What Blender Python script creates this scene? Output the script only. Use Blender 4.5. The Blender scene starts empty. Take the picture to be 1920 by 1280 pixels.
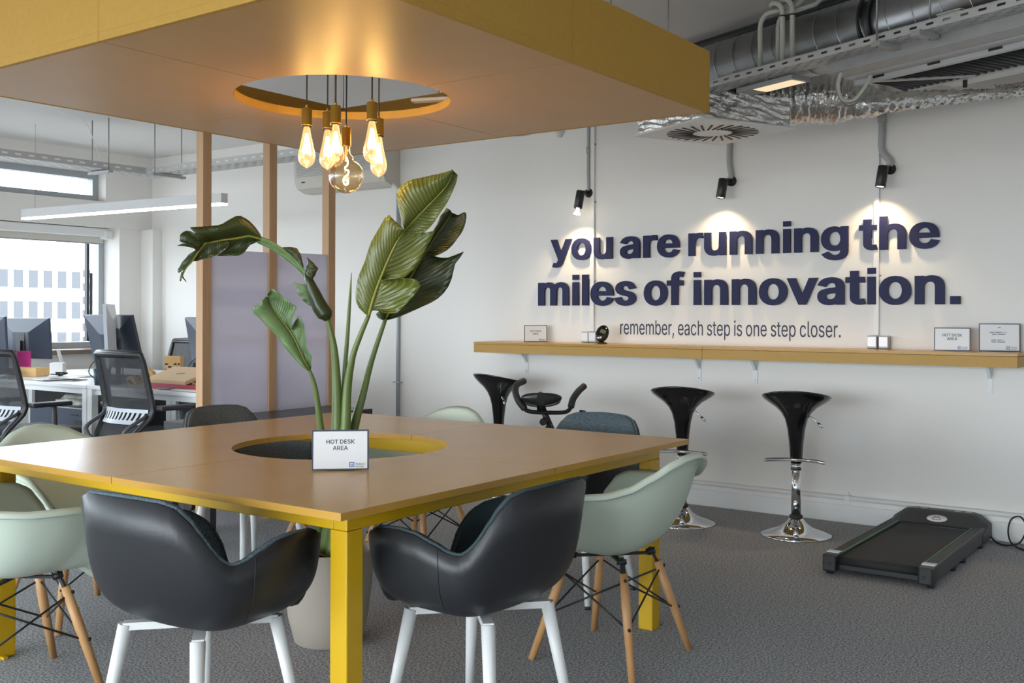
import bpy, bmesh, math, random
from mathutils import Vector, Matrix, Euler
random.seed(7)
S = bpy.context.scene
COL = S.collection
PI = math.pi

# ------------------------------------------------------------------ camera
CAMP = Vector((2.8196, -2.8185, 1.2331))
YAW, ROLL, FPX, HORIZON = 0.6234, 0.003, 1953.2, 590.24
cd = bpy.data.cameras.new('camera')
cam = bpy.data.objects.new('camera', cd)
COL.objects.link(cam)
cd.sensor_width = 36.0
cd.lens = FPX / 1920 * 36
cd.shift_y = -(640 - HORIZON) / 1920
cam.location = CAMP
cam.rotation_euler = (Matrix.Rotation(YAW, 3, 'Z') @ Matrix.Rotation(PI / 2, 3, 'X') @ Matrix.Rotation(ROLL, 3, 'Z')).to_euler()
S.camera = cam

# ------------------------------------------------------------------ world, exposure
S.view_settings.view_transform = 'Standard'
S.view_settings.look = 'None'
S.view_settings.gamma = 1.0
S.view_settings.use_curve_mapping = False
S.view_settings.exposure = 0.0
w = bpy.data.worlds.new('daylight')
S.world = w
w.use_nodes = True
bgn = w.node_tree.nodes['Background']
bgn.inputs[0].default_value = (0.88, 0.945, 1.0, 1)
bgn.inputs[1].default_value = 17.8
# bright overcast sky above the horizon, darker ground below it
_g = w.node_tree.nodes.new('ShaderNodeTexCoord'); _s = w.node_tree.nodes.new('ShaderNodeSeparateXYZ'); _r = w.node_tree.nodes.new('ShaderNodeValToRGB')
w.node_tree.links.new(_g.outputs['Generated'], _s.inputs[0])
_m = w.node_tree.nodes.new('ShaderNodeMapRange'); _m.inputs[1].default_value = -1.0; _m.inputs[2].default_value = 1.0
w.node_tree.links.new(_s.outputs[2], _m.inputs[0]); w.node_tree.links.new(_m.outputs[0], _r.inputs[0])
_r.color_ramp.elements[0].position = 0.46; _r.color_ramp.elements[0].color = (0.30, 0.31, 0.31, 1)
_r.color_ramp.elements[1].position = 0.51; _r.color_ramp.elements[1].color = (0.88, 0.945, 1.0, 1)
w.node_tree.links.new(_r.outputs[0], bgn.inputs[0])

def portal(name, loc, rot, sx, sy):
    l = bpy.data.lights.new(name, 'AREA')
    l.shape = 'RECTANGLE'; l.size = sx; l.size_y = sy
    l.cycles.is_portal = True
    o = bpy.data.objects.new(name, l); COL.objects.link(o)
    o.location = loc; o.rotation_euler = rot
    return o
# window openings (area light -Z axis points into the room)
portal('window_portal', (-6.42, -1.9, 1.42), (0, -PI / 2, 0), 1.1, 9.9)
portal('window_portal', (-6.42, -1.9, 2.42), (0, -PI / 2, 0), 0.30, 9.9)
portal('window_portal', (-0.7, -7.22, 1.12), (PI / 2, 0, 0), 8.6, 1.85)

def lin(c):
    c = c / 255.0
    return c / 12.92 if c <= 0.04045 else ((c + 0.055) / 1.055) ** 2.4
def rgb(r, g, b): return (lin(r), lin(g), lin(b), 1)

# ------------------------------------------------------------------ materials
def nodes(name):
    m = bpy.data.materials.new(name); m.use_nodes = True
    nt = m.node_tree
    return m, nt, nt.nodes['Principled BSDF']
def mat(name, col, rough=0.5, metal=0.0, spec=0.5, bump=None, var=None, coat=0.0, emis=None, estr=0.0, alpha=1.0, trans=0.0):
    """bump=(scale, strength[, stretch]); var=(scale, amount, second colour)"""
    m, nt, p = nodes(name)
    p.inputs['Base Color'].default_value = col
    p.inputs['Roughness'].default_value = rough
    p.inputs['Metallic'].default_value = metal
    p.inputs['Specular IOR Level'].default_value = spec
    p.inputs['Coat Weight'].default_value = coat
    p.inputs['Alpha'].default_value = alpha
    p.inputs['Transmission Weight'].default_value = trans
    if emis:
        p.inputs['Emission Color'].default_value = emis
        p.inputs['Emission Strength'].default_value = estr
    tc = None
    def coords(stretch):
        nonlocal tc
        tc = nt.nodes.new('ShaderNodeTexCoord')
        mp = nt.nodes.new('ShaderNodeMapping')
        mp.inputs['Scale'].default_value = stretch
        nt.links.new(tc.outputs['Object'], mp.inputs['Vector'])
        return mp.outputs['Vector']
    if var:
        n = nt.nodes.new('ShaderNodeTexNoise')
        n.inputs['Scale'].default_value = var[0]; n.inputs['Detail'].default_value = 4
        nt.links.new(coords(var[3] if len(var) > 3 else (1, 1, 1)), n.inputs['Vector'])
        r = nt.nodes.new('ShaderNodeValToRGB')
        r.color_ramp.elements[0].position = 0.5 - 0.5 * var[1]; r.color_ramp.elements[1].position = 0.5 + 0.5 * var[1]
        r.color_ramp.elements[0].color = col; r.color_ramp.elements[1].color = var[2]
        nt.links.new(n.outputs['Fac'], r.inputs['Fac'])
        nt.links.new(r.outputs['Color'], p.inputs['Base Color'])
    if bump:
        n = nt.nodes.new('ShaderNodeTexNoise')
        n.inputs['Scale'].default_value = bump[0]; n.inputs['Detail'].default_value = 3
        nt.links.new(coords(bump[2] if len(bump) > 2 else (1, 1, 1)), n.inputs['Vector'])
        b = nt.nodes.new('ShaderNodeBump')
        b.inputs['Strength'].default_value = bump[1]; b.inputs['Distance'].default_value = 0.01
        nt.links.new(n.outputs['Fac'], b.inputs['Height'])
        nt.links.new(b.outputs['Normal'], p.inputs['Normal'])
    return m
def clear_mat(name, tint, gloss, rough=0.03, lit=None):
    """clear glass that lets light through: transparent with a Fresnel-weighted gloss"""
    m, nt, p = nodes(name)
    nt.nodes.remove(p)
    out = nt.nodes['Material Output']
    t = nt.nodes.new('ShaderNodeBsdfTransparent'); t.inputs[0].default_value = tint
    g = nt.nodes.new('ShaderNodeBsdfGlossy'); g.inputs['Roughness'].default_value = rough
    mix = nt.nodes.new('ShaderNodeMixShader')
    lw = nt.nodes.new('ShaderNodeLayerWeight'); lw.inputs[0].default_value = gloss
    nt.links.new(lw.outputs['Facing'], mix.inputs[0])
    nt.links.new(t.outputs[0], mix.inputs[1]); nt.links.new(g.outputs[0], mix.inputs[2])
    last = mix
    if lit:
        e = nt.nodes.new('ShaderNodeEmission'); e.inputs[0].default_value = lit[0]; e.inputs[1].default_value = lit[1]
        last = nt.nodes.new('ShaderNodeAddShader'); nt.links.new(mix.outputs[0], last.inputs[0]); nt.links.new(e.outputs[0], last.inputs[1])
    nt.links.new(last.outputs[0], out.inputs['Surface'])
    return m
def glow(name, col, strength):
    m, nt, p = nodes(name)
    nt.nodes.remove(p)
    e = nt.nodes.new('ShaderNodeEmission'); e.inputs[0].default_value = col; e.inputs[1].default_value = strength
    nt.links.new(e.outputs[0], nt.nodes['Material Output'].inputs['Surface'])
    return m

M = {}
M['wall'] = mat('painted_wall', (0.83, 0.81, 0.775, 1), 0.85, spec=0.25, bump=(14, 0.06))
M['ceiling'] = mat('painted_ceiling', (0.76, 0.745, 0.72, 1), 0.9, spec=0.2, bump=(9, 0.05))
M['white_paint'] = mat('white_gloss_paint', (0.80, 0.80, 0.79, 1), 0.45)
M['ply'] = mat('wood_laminate', rgb(186, 140, 62), 0.27, spec=0.24, var=(6, 0.7, rgb(193, 148, 70), (1, 1, 1)))
M['soffit'] = mat('wood_laminate_soffit', rgb(190, 146, 78), 0.41, spec=0.7, var=(5, 0.7, rgb(197, 153, 84), (1, 1, 1)))
M['mdf'] = mat('yellow_fibreboard', rgb(186, 142, 58), 0.6, spec=0.3, var=(60, 0.8, rgb(194, 152, 70)))
M['mdf_edge'] = mat('fibreboard_edge', rgb(184, 146, 80), 0.6, spec=0.3, var=(80, 0.8, rgb(192, 154, 90)))
M['yellow'] = mat('yellow_powder_coat', rgb(204, 162, 8), 0.38, bump=(400, 0.03))
M['white_metal'] = mat('white_metal', (0.78, 0.78, 0.77, 1), 0.35)
M['leather'] = mat('black_leather', (0.017, 0.018, 0.021, 1), 0.42, bump=(260, 0.06))
M['felt'] = mat('blue_grey_felt', rgb(112, 126, 132), 0.95, spec=0.1, var=(260, 0.35, rgb(62, 76, 84)), bump=(300, 0.4))
M['felt_grey'] = mat('grey_felt', rgb(124, 128, 128), 0.95, spec=0.1, var=(260, 0.35, rgb(78, 84, 86)), bump=(500, 0.4))
M['felt_dark'] = mat('dark_felt', rgb(78, 92, 96), 0.95, spec=0.1, var=(420, 0.6, rgb(52, 64, 68)), bump=(500, 0.4))
M['mint'] = mat('mint_plastic', rgb(210, 222, 206), 0.42, spec=0.4)
M['beech'] = mat('beech_wood', rgb(206, 160, 110), 0.45, var=(7, 0.8, rgb(186, 134, 84), (6, 6, 0.6)))
M['black_metal'] = mat('black_metal', (0.012, 0.012, 0.013, 1), 0.4)
M['black_plastic'] = mat('black_plastic', (0.022, 0.022, 0.024, 1), 0.45)
M['black_gloss'] = mat('black_gloss', (0.006, 0.006, 0.007, 1), 0.08, coat=0.5)
M['dark_grey'] = mat('dark_grey_plastic', (0.06, 0.062, 0.066, 1), 0.5)
M['chrome'] = mat('chrome', (0.72, 0.73, 0.75, 1), 0.06, metal=1.0)
M['brass'] = mat('brushed_brass', rgb(198, 152, 66), 0.28, metal=1.0)
M['galv'] = mat('galvanised_steel', (0.50, 0.51, 0.52, 1), 0.30, metal=1.0, var=(9, 0.8, (0.34, 0.35, 0.36, 1)))
M['galv_dull'] = mat('dull_zinc', (0.48, 0.48, 0.475, 1), 0.5, metal=0.55, var=(14, 0.8, (0.36, 0.36, 0.36, 1)))
M['tray'] = mat('zinc_tray', (0.52, 0.52, 0.515, 1), 0.5, metal=0.3)
M['foil'] = mat('crumpled_foil', (0.80, 0.80, 0.80, 1), 0.26, metal=0.92, bump=(30, 1.0), var=(20, 0.8, (0.62, 0.60, 0.57, 1)))
M['pvc'] = mat('grey_white_pvc', rgb(186, 186, 176), 0.5)
M['bracket_metal'] = mat('bracket_metal', (0.74, 0.76, 0.78, 1), 0.4)
M['conduit'] = mat('grey_conduit', rgb(168, 170, 170), 0.5)
M['rod'] = mat('steel_rod', (0.30, 0.30, 0.31, 1), 0.4, metal=0.7)
M['navy'] = mat('navy_acrylic', rgb(34, 38, 76), 0.55, spec=0.25)
M['navy_vinyl'] = mat('navy_vinyl', rgb(50, 52, 78), 0.6)
M['paper'] = mat('white_paper', (0.80, 0.80, 0.82, 1), 0.35)
M['sign_frame'] = mat('sign_frame', rgb(62, 70, 86), 0.4)
M['ink'] = mat('dark_ink', (0.03, 0.03, 0.035, 1), 0.6)
M['ink_blue'] = mat('blue_ink', rgb(50, 110, 190), 0.6)
M['ink_grey'] = mat('grey_ink', rgb(120, 120, 130), 0.6)
M['post'] = mat('douglas_post', rgb(198, 162, 126), 0.6, var=(5, 0.8, rgb(184, 146, 108), (8, 8, 0.5)))
M['lav'] = mat('lavender_board', rgb(206, 202, 218), 0.10, spec=0.6, coat=1.0)
def board_mat():
    m, nt, p = nodes('lavender_board')
    p.inputs['Base Color'].default_value = rgb(230, 227, 238); p.inputs['Roughness'].default_value = 0.12
    p.inputs['Coat Weight'].default_value = 1.0; p.inputs['Coat IOR'].default_value = 2.0; p.inputs['Coat Roughness'].default_value = 0.05
    t = nt.nodes.new('ShaderNodeBsdfTranslucent'); t.inputs[0].default_value = rgb(226, 223, 234)
    mix = nt.nodes.new('ShaderNodeMixShader'); mix.inputs[0].default_value = 0.45
    nt.links.new(p.outputs[0], mix.inputs[1]); nt.links.new(t.outputs[0], mix.inputs[2])
    nt.links.new(mix.outputs[0], nt.nodes['Material Output'].inputs['Surface'])
    return m
M['lav'] = board_mat()
M['charcoal'] = mat('charcoal_laminate', (0.035, 0.036, 0.04, 1), 0.35)
M['pot'] = mat('stone_grey_pot', rgb(160, 150, 138), 0.7, bump=(60, 0.05))
M['soil'] = mat('soil', (0.03, 0.022, 0.016, 1), 0.95, bump=(60, 1.0))
M['stem'] = mat('green_stem', rgb(88, 108, 56), 0.4, var=(4, 0.8, rgb(112, 130, 62), (1, 1, 0.4)))
M['dry'] = mat('dry_leaf', rgb(190, 150, 115), 0.8)
M['screen'] = mat('monitor_back', rgb(60, 68, 84), 0.35)
M['screen_light'] = mat('silver_shell', rgb(190, 196, 204), 0.35)
M['silver'] = mat('silver_aluminium', (0.75, 0.76, 0.78, 1), 0.4, metal=0.2)
M['gold_laptop'] = mat('sand_lid', rgb(226, 196, 156), 0.45)
M['red'] = mat('crimson_case', rgb(172, 40, 66), 0.5)
M['magenta'] = mat('magenta_cover', rgb(206, 60, 150), 0.5)
M['pine'] = mat('cut_plywood', rgb(214, 172, 110), 0.6)
M['hole_dark'] = mat('dark_cutout', (0.05, 0.035, 0.02, 1), 0.9)
M['granite'] = mat('brown_granite', rgb(142, 124, 106), 0.5, var=(70, 0.7, rgb(110, 94, 80)))
M['alu'] = mat('grey_aluminium', rgb(170, 174, 178), 0.4, metal=0.2)
M['desk'] = mat('white_desk', (0.78, 0.79, 0.80, 1), 0.3)
M['ac'] = mat('ivory_plastic', rgb(206, 202, 192), 0.45)
M['bike_rubber'] = mat('black_foam', (0.02, 0.02, 0.021, 1), 0.55)
M['belt'] = mat('treadmill_belt', (0.022, 0.022, 0.023, 1), 0.7, bump=(500, 0.3))
M['tm_grey'] = mat('treadmill_grey', (0.075, 0.075, 0.08, 1), 0.5)
M['tm_green'] = mat('green_line', rgb(74, 120, 80), 0.5)
M['cup'] = mat('slate_cup', rgb(52, 66, 84), 0.5)
M['building'] = mat('white_building', (0.86, 0.86, 0.86, 1), 0.9)
M['building_glass'] = mat('building_windows', (0.095, 0.098, 0.105, 1), 0.6)
M['cable'] = mat('black_cable', (0.012, 0.012, 0.012, 1), 0.6)
M['cable_white'] = mat('white_cable', (0.75, 0.75, 0.73, 1), 0.5)
M['lcd'] = mat('lcd_face', rgb(120, 122, 88), 0.3)
M['dark_vinyl'] = mat('saddle_vinyl', (0.016, 0.016, 0.017, 1), 0.3)
M['bulb_glass'] = clear_mat('amber_bulb_glass', (1.0, 0.90, 0.70, 1), 0.25, lit=((1.0, 0.62, 0.25, 1), 0.45))
M['globe_glass'] = clear_mat('amber_globe_glass', (1.0, 0.86, 0.66, 1), 0.35, lit=((1.0, 0.6, 0.25, 1), 0.03))
M['window_glass'] = clear_mat('window_glass', (0.97, 0.99, 1.0, 1), 0.06)
M['dimming_glass'] = clear_mat('dimming_window_glass', (0.64, 0.66, 0.68, 1), 0.06)  # grey tint added to cut the daylight on the wall nearby
M['filament'] = glow('filament', (1.0, 0.62, 0.22, 1), 90)
M['filament_hot'] = glow('bulb_core', (1.0, 0.78, 0.42, 1), 13)
M['led'] = glow('led_strip', (1.0, 0.93, 0.80, 1), 12)
M['lamp_shell'] = mat('lamp_shell', (0.66, 0.66, 0.66, 1), 0.6)
M['led_warm'] = glow('led_warm', (1.0, 0.78, 0.50, 1), 1.0)
M['spot_lens'] = glow('spot_lens', (1.0, 0.86, 0.62, 1), 12)
# carpet: speckled grey loop pile
def carpet():
    m, nt, p = nodes('grey_carpet')
    tc = nt.nodes.new('ShaderNodeTexCoord')
    v = nt.nodes.new('ShaderNodeTexNoise'); v.inputs['Scale'].default_value = 120; v.inputs['Detail'].default_value = 6; v.inputs['Roughness'].default_value = 0.75
    nt.links.new(tc.outputs['Object'], v.inputs['Vector'])
    r = nt.nodes.new('ShaderNodeValToRGB')
    r.color_ramp.elements[0].position = 0.40; r.color_ramp.elements[1].position = 0.62
    r.color_ramp.elements[0].color = (0.12, 0.121, 0.126, 1); r.color_ramp.elements[1].color = (0.62, 0.625, 0.645, 1)
    nt.links.new(v.outputs['Fac'], r.inputs['Fac'])
    nt.links.new(r.outputs['Color'], p.inputs['Base Color'])
    b = nt.nodes.new('ShaderNodeBump'); b.inputs['Strength'].default_value = 0.7; b.inputs['Distance'].default_value = 0.004
    nt.links.new(v.outputs['Fac'], b.inputs['Height']); nt.links.new(b.outputs['Normal'], p.inputs['Normal'])
    p.inputs['Roughness'].default_value = 1.0; p.inputs['Specular IOR Level'].default_value = 0.05
    return m
M['carpet'] = carpet()
# leaf: parallel side veins running off the midrib (UV: u across from the midrib, v along it)
def leaf_mat(name, base, vein, rough=0.38):
    m, nt, p = nodes(name)
    uv = nt.nodes.new('ShaderNodeUVMap')
    sx = nt.nodes.new('ShaderNodeSeparateXYZ'); nt.links.new(uv.outputs[0], sx.inputs[0])
    a = nt.nodes.new('ShaderNodeMath'); a.operation = 'MULTIPLY_ADD'; a.inputs[1].default_value = -0.10
    nt.links.new(sx.outputs[0], a.inputs[0]); nt.links.new(sx.outputs[1], a.inputs[2])
    f = nt.nodes.new('ShaderNodeMath'); f.operation = 'MULTIPLY'; f.inputs[1].default_value = 80 * PI
    nt.links.new(a.outputs[0], f.inputs[0])
    s = nt.nodes.new('ShaderNodeMath'); s.operation = 'SINE'; nt.links.new(f.outputs[0], s.inputs[0])
    r = nt.nodes.new('ShaderNodeValToRGB')
    r.color_ramp.elements[0].position = 0.55; r.color_ramp.elements[1].position = 1.0
    r.color_ramp.elements[0].color = base; r.color_ramp.elements[1].color = vein
    nt.links.new(s.outputs[0], r.inputs['Fac']); nt.links.new(r.outputs['Color'], p.inputs['Base Color'])
    b = nt.nodes.new('ShaderNodeBump'); b.inputs['Strength'].default_value = 0.22; b.inputs['Distance'].default_value = 0.003
    nt.links.new(s.outputs[0], b.inputs['Height']); nt.links.new(b.outputs['Normal'], p.inputs['Normal'])
    p.inputs['Roughness'].default_value = rough
    return m
M['leaf'] = leaf_mat('leaf_green', rgb(92, 102, 36), rgb(126, 130, 70), 0.3)
M['leaf_dark'] = leaf_mat('leaf_dark_green', rgb(50, 62, 28), rgb(60, 73, 33), 0.34)
M['leaf_pale'] = leaf_mat('leaf_pale_green', rgb(96, 124, 76), rgb(132, 158, 110))
M['midrib'] = mat('leaf_midrib', rgb(140, 140, 50), 0.45)
# office chair mesh cloth: half see-through
def mesh_cloth():
    m, nt, p = nodes('black_mesh_cloth')
    p.inputs['Base Color'].default_value = (0.03, 0.032, 0.036, 1); p.inputs['Roughness'].default_value = 0.8
    t = nt.nodes.new('ShaderNodeBsdfTransparent'); mix = nt.nodes.new('ShaderNodeMixShader')
    mix.inputs[0].default_value = 0.84
    nt.links.new(t.outputs[0], mix.inputs[1]); nt.links.new(p.outputs[0], mix.inputs[2])
    nt.links.new(mix.outputs[0], nt.nodes['Material Output'].inputs['Surface'])
    return m
M['mesh'] = mesh_cloth()

# ------------------------------------------------------------------ mesh helpers
class MB:
    """collects shapes, then links them as one mesh object"""
    def __init__(self): self.bm = bmesh.new()
    def box(self, c, s, rot=None, bev=0.0):
        """box of size s centred at c"""
        t = bmesh.new()
        bmesh.ops.create_cube(t, size=1.0)
        for v in t.verts: v.co = Vector((v.co.x * s[0], v.co.y * s[1], v.co.z * s[2]))
        if bev > 0: bmesh.ops.bevel(t, geom=t.edges[:] , offset=bev, segments=2, affect='EDGES', profile=0.5)
        mx = Matrix.Translation(Vector(c)) @ (Euler(rot).to_matrix().to_4x4() if rot else Matrix.Identity(4))
        self._merge(t, mx); return self
    def b2(self, lo, hi, bev=0.0):
        return self.box([(a + b) / 2 for a, b in zip(lo, hi)], [abs(b - a) for a, b in zip(lo, hi)], None, bev)
    def _merge(self, t, mx):
        t.normal_update()
        mp = {}
        for v in t.verts: mp[v] = self.bm.verts.new(mx @ v.co)
        for f in t.faces:
            try: nf = self.bm.faces.new([mp[v] for v in f.verts]); nf.smooth = f.smooth
            except ValueError: pass
        t.free()
    def tube(self, pts, r, seg=10, cap=True, closed=False, flat=1.0, smooth=True):
        """tube along points, r a number or one per point"""
        P = [Vector(p) for p in pts]; n = len(P)
        R = r if isinstance(r, (list, tuple)) else [r] * n
        rings = []; up = None
        for i in range(n):
            a = P[i - 1] if (i > 0 or closed) else P[i]; b = P[(i + 1) % n] if (i < n - 1 or closed) else P[i]
            d = (b - a)
            if d.length < 1e-9: d = Vector((0, 0, 1))
            d.normalize()
            if up is None:
                up = Vector((0, 0, 1)) if abs(d.z) < 0.9 else Vector((1, 0, 0))
            x = d.cross(up)
            if x.length < 1e-6: x = d.cross(Vector((0, 1, 0)))
            x.normalize(); y = x.cross(d).normalized(); up = y
            rings.append([self.bm.verts.new(P[i] + (x * math.cos(2 * PI * k / seg) + y * math.sin(2 * PI * k / seg) * flat) * R[i]) for k in range(seg)])
        m = n if closed else n - 1
        for i in range(m):
            A, B = rings[i], rings[(i + 1) % n]
            for k in range(seg):
                f = self.bm.faces.new([A[k], A[(k + 1) % seg], B[(k + 1) % seg], B[k]]); f.smooth = smooth
        if cap and not closed:
            self.bm.faces.new(rings[0][::-1]); self.bm.faces.new(rings[-1])
        return self
    def bar(self, a, b, wx, wy):
        """square bar from a to b"""
        a, b = Vector(a), Vector(b); d = b - a
        q = d.to_track_quat('Z', 'Y')
        t = bmesh.new(); bmesh.ops.create_cube(t, size=1.0)
        for v in t.verts: v.co = Vector((v.co.x * wx, v.co.y * wy, v.co.z * d.length))
        self._merge(t, Matrix.Translation((a + b) / 2) @ q.to_matrix().to_4x4()); return self
    def lathe(self, prof, c=(0, 0, 0), seg=32, mx=None, smooth=True):
        """profile [(r, z)] turned about Z"""
        c = Vector(c); rings = []
        for r, z in prof:
            if r < 1e-5: rings.append([self.bm.verts.new((mx @ Vector((0, 0, z)) if mx else Vector((0, 0, z))) + c)])
            else: rings.append([self.bm.verts.new((mx @ Vector((r * math.cos(2 * PI * k / seg), r * math.sin(2 * PI * k / seg), z)) if mx else Vector((r * math.cos(2 * PI * k / seg), r * math.sin(2 * PI * k / seg), z))) + c) for k in range(seg)])
        for A, B in zip(rings, rings[1:]):
            for k in range(seg):
                a = [A[k % len(A)], A[(k + 1) % len(A)]] if len(A) > 1 else [A[0]]
                b = [B[(k + 1) % len(B)], B[k % len(B)]] if len(B) > 1 else [B[0]]
                if len(a) + len(b) < 3: continue
                try: f = self.bm.faces.new(a + b); f.smooth = smooth
                except ValueError: pass
        return self
    def prism(self, poly, lo, hi, axis='Z', smooth=False):
        """polygon extruded along an axis; poly holds the other two coordinates in order"""
        def P(u, v, t): return {'Z': (u, v, t), 'Y': (u, t, v), 'X': (t, u, v)}[axis]
        A = [self.bm.verts.new(P(u, v, lo)) for u, v in poly]; B = [self.bm.verts.new(P(u, v, hi)) for u, v in poly]
        self.bm.faces.new(A[::-1]); self.bm.faces.new(B)
        for k in range(len(A)):
            f = self.bm.faces.new([A[k], A[(k + 1) % len(A)], B[(k + 1) % len(A)], B[k]]); f.smooth = smooth
        return self
    def build(self, name, m, parent=None, loc=None, rot=None, normals=True):
        if normals: bmesh.ops.recalc_face_normals(self.bm, faces=self.bm.faces)
        me = bpy.data.meshes.new(name); self.bm.to_mesh(me); self.bm.free()
        me.materials.append(M[m] if isinstance(m, str) else m)
        o = bpy.data.objects.new(name, me); COL.objects.link(o)
        if parent: o.parent = parent
        if loc is not None: o.location = loc
        if rot is not None: o.rotation_euler = rot
        return o

def tag(o, label, cat, group=None, kind=None):
    if label: o['label'] = label
    if cat: o['category'] = cat
    if group: o['group'] = group
    if kind: o['kind'] = kind
    return o
def thing(name, label, cat, loc=(0, 0, 0), rz=0.0, group=None):
    o = bpy.data.objects.new(name, None); COL.objects.link(o)
    o.empty_display_size = 0.1
    o.location = loc; o.rotation_euler = (0, 0, rz)
    return tag(o, label, cat, group)
def struct(o): o['kind'] = 'structure'; return o
def copy_tree(o, label=None, loc=None, rz=None):
    def cp(s, par):
        c = s.copy(); COL.objects.link(c)
        if par: c.parent = par
        for ch in list(s.children): cp(ch, c)
        return c
    c = cp(o, None)
    if label: c['label'] = label
    if loc is not None: c.location = loc
    if rz is not None: c.rotation_euler = (0, 0, rz)
    return c
def arc(c, r, a0, a1, n, plane='XZ'):
    out = []
    for i in range(n + 1):
        a = a0 + (a1 - a0) * i / n; u, v = r * math.cos(a), r * math.sin(a)
        out.append((c[0] + u, c[1], c[2] + v) if plane == 'XZ' else (c[0] + u, c[1] + v, c[2]) if plane == 'XY' else (c[0], c[1] + u, c[2] + v))
    return out
def smooth_path(pts, n=6):
    """Catmull-Rom through the points"""
    P = [Vector(p) for p in pts]; Q = [P[0] * 2 - P[1]] + P + [P[-1] * 2 - P[-2]]
    out = []
    for i in range(1, len(Q) - 2):
        for j in range(n):
            t = j / n; a, b, c, d = Q[i - 1], Q[i], Q[i + 1], Q[i + 2]
            out.append(0.5 * ((2 * b) + (c - a) * t + (2 * a - 5 * b + 4 * c - d) * t * t + (3 * b - a - 3 * c + d) * t ** 3))
    out.append(P[-1]); return out
def at(px, py, t):
    """world point seen at a picture position at distance t along the view axis (used to take sizes off the photograph)"""
    fw = Vector((-math.sin(YAW), math.cos(YAW), 0)); r = Vector((math.cos(YAW), math.sin(YAW), 0))
    dx, dy = px - 960, py - HORIZON; c, s = math.cos(ROLL), math.sin(ROLL)
    X, Y = c * dx + s * dy, -s * dx + c * dy
    return CAMP + (fw + r * (X / FPX) - Vector((0, 0, Y / FPX))) * t
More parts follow.
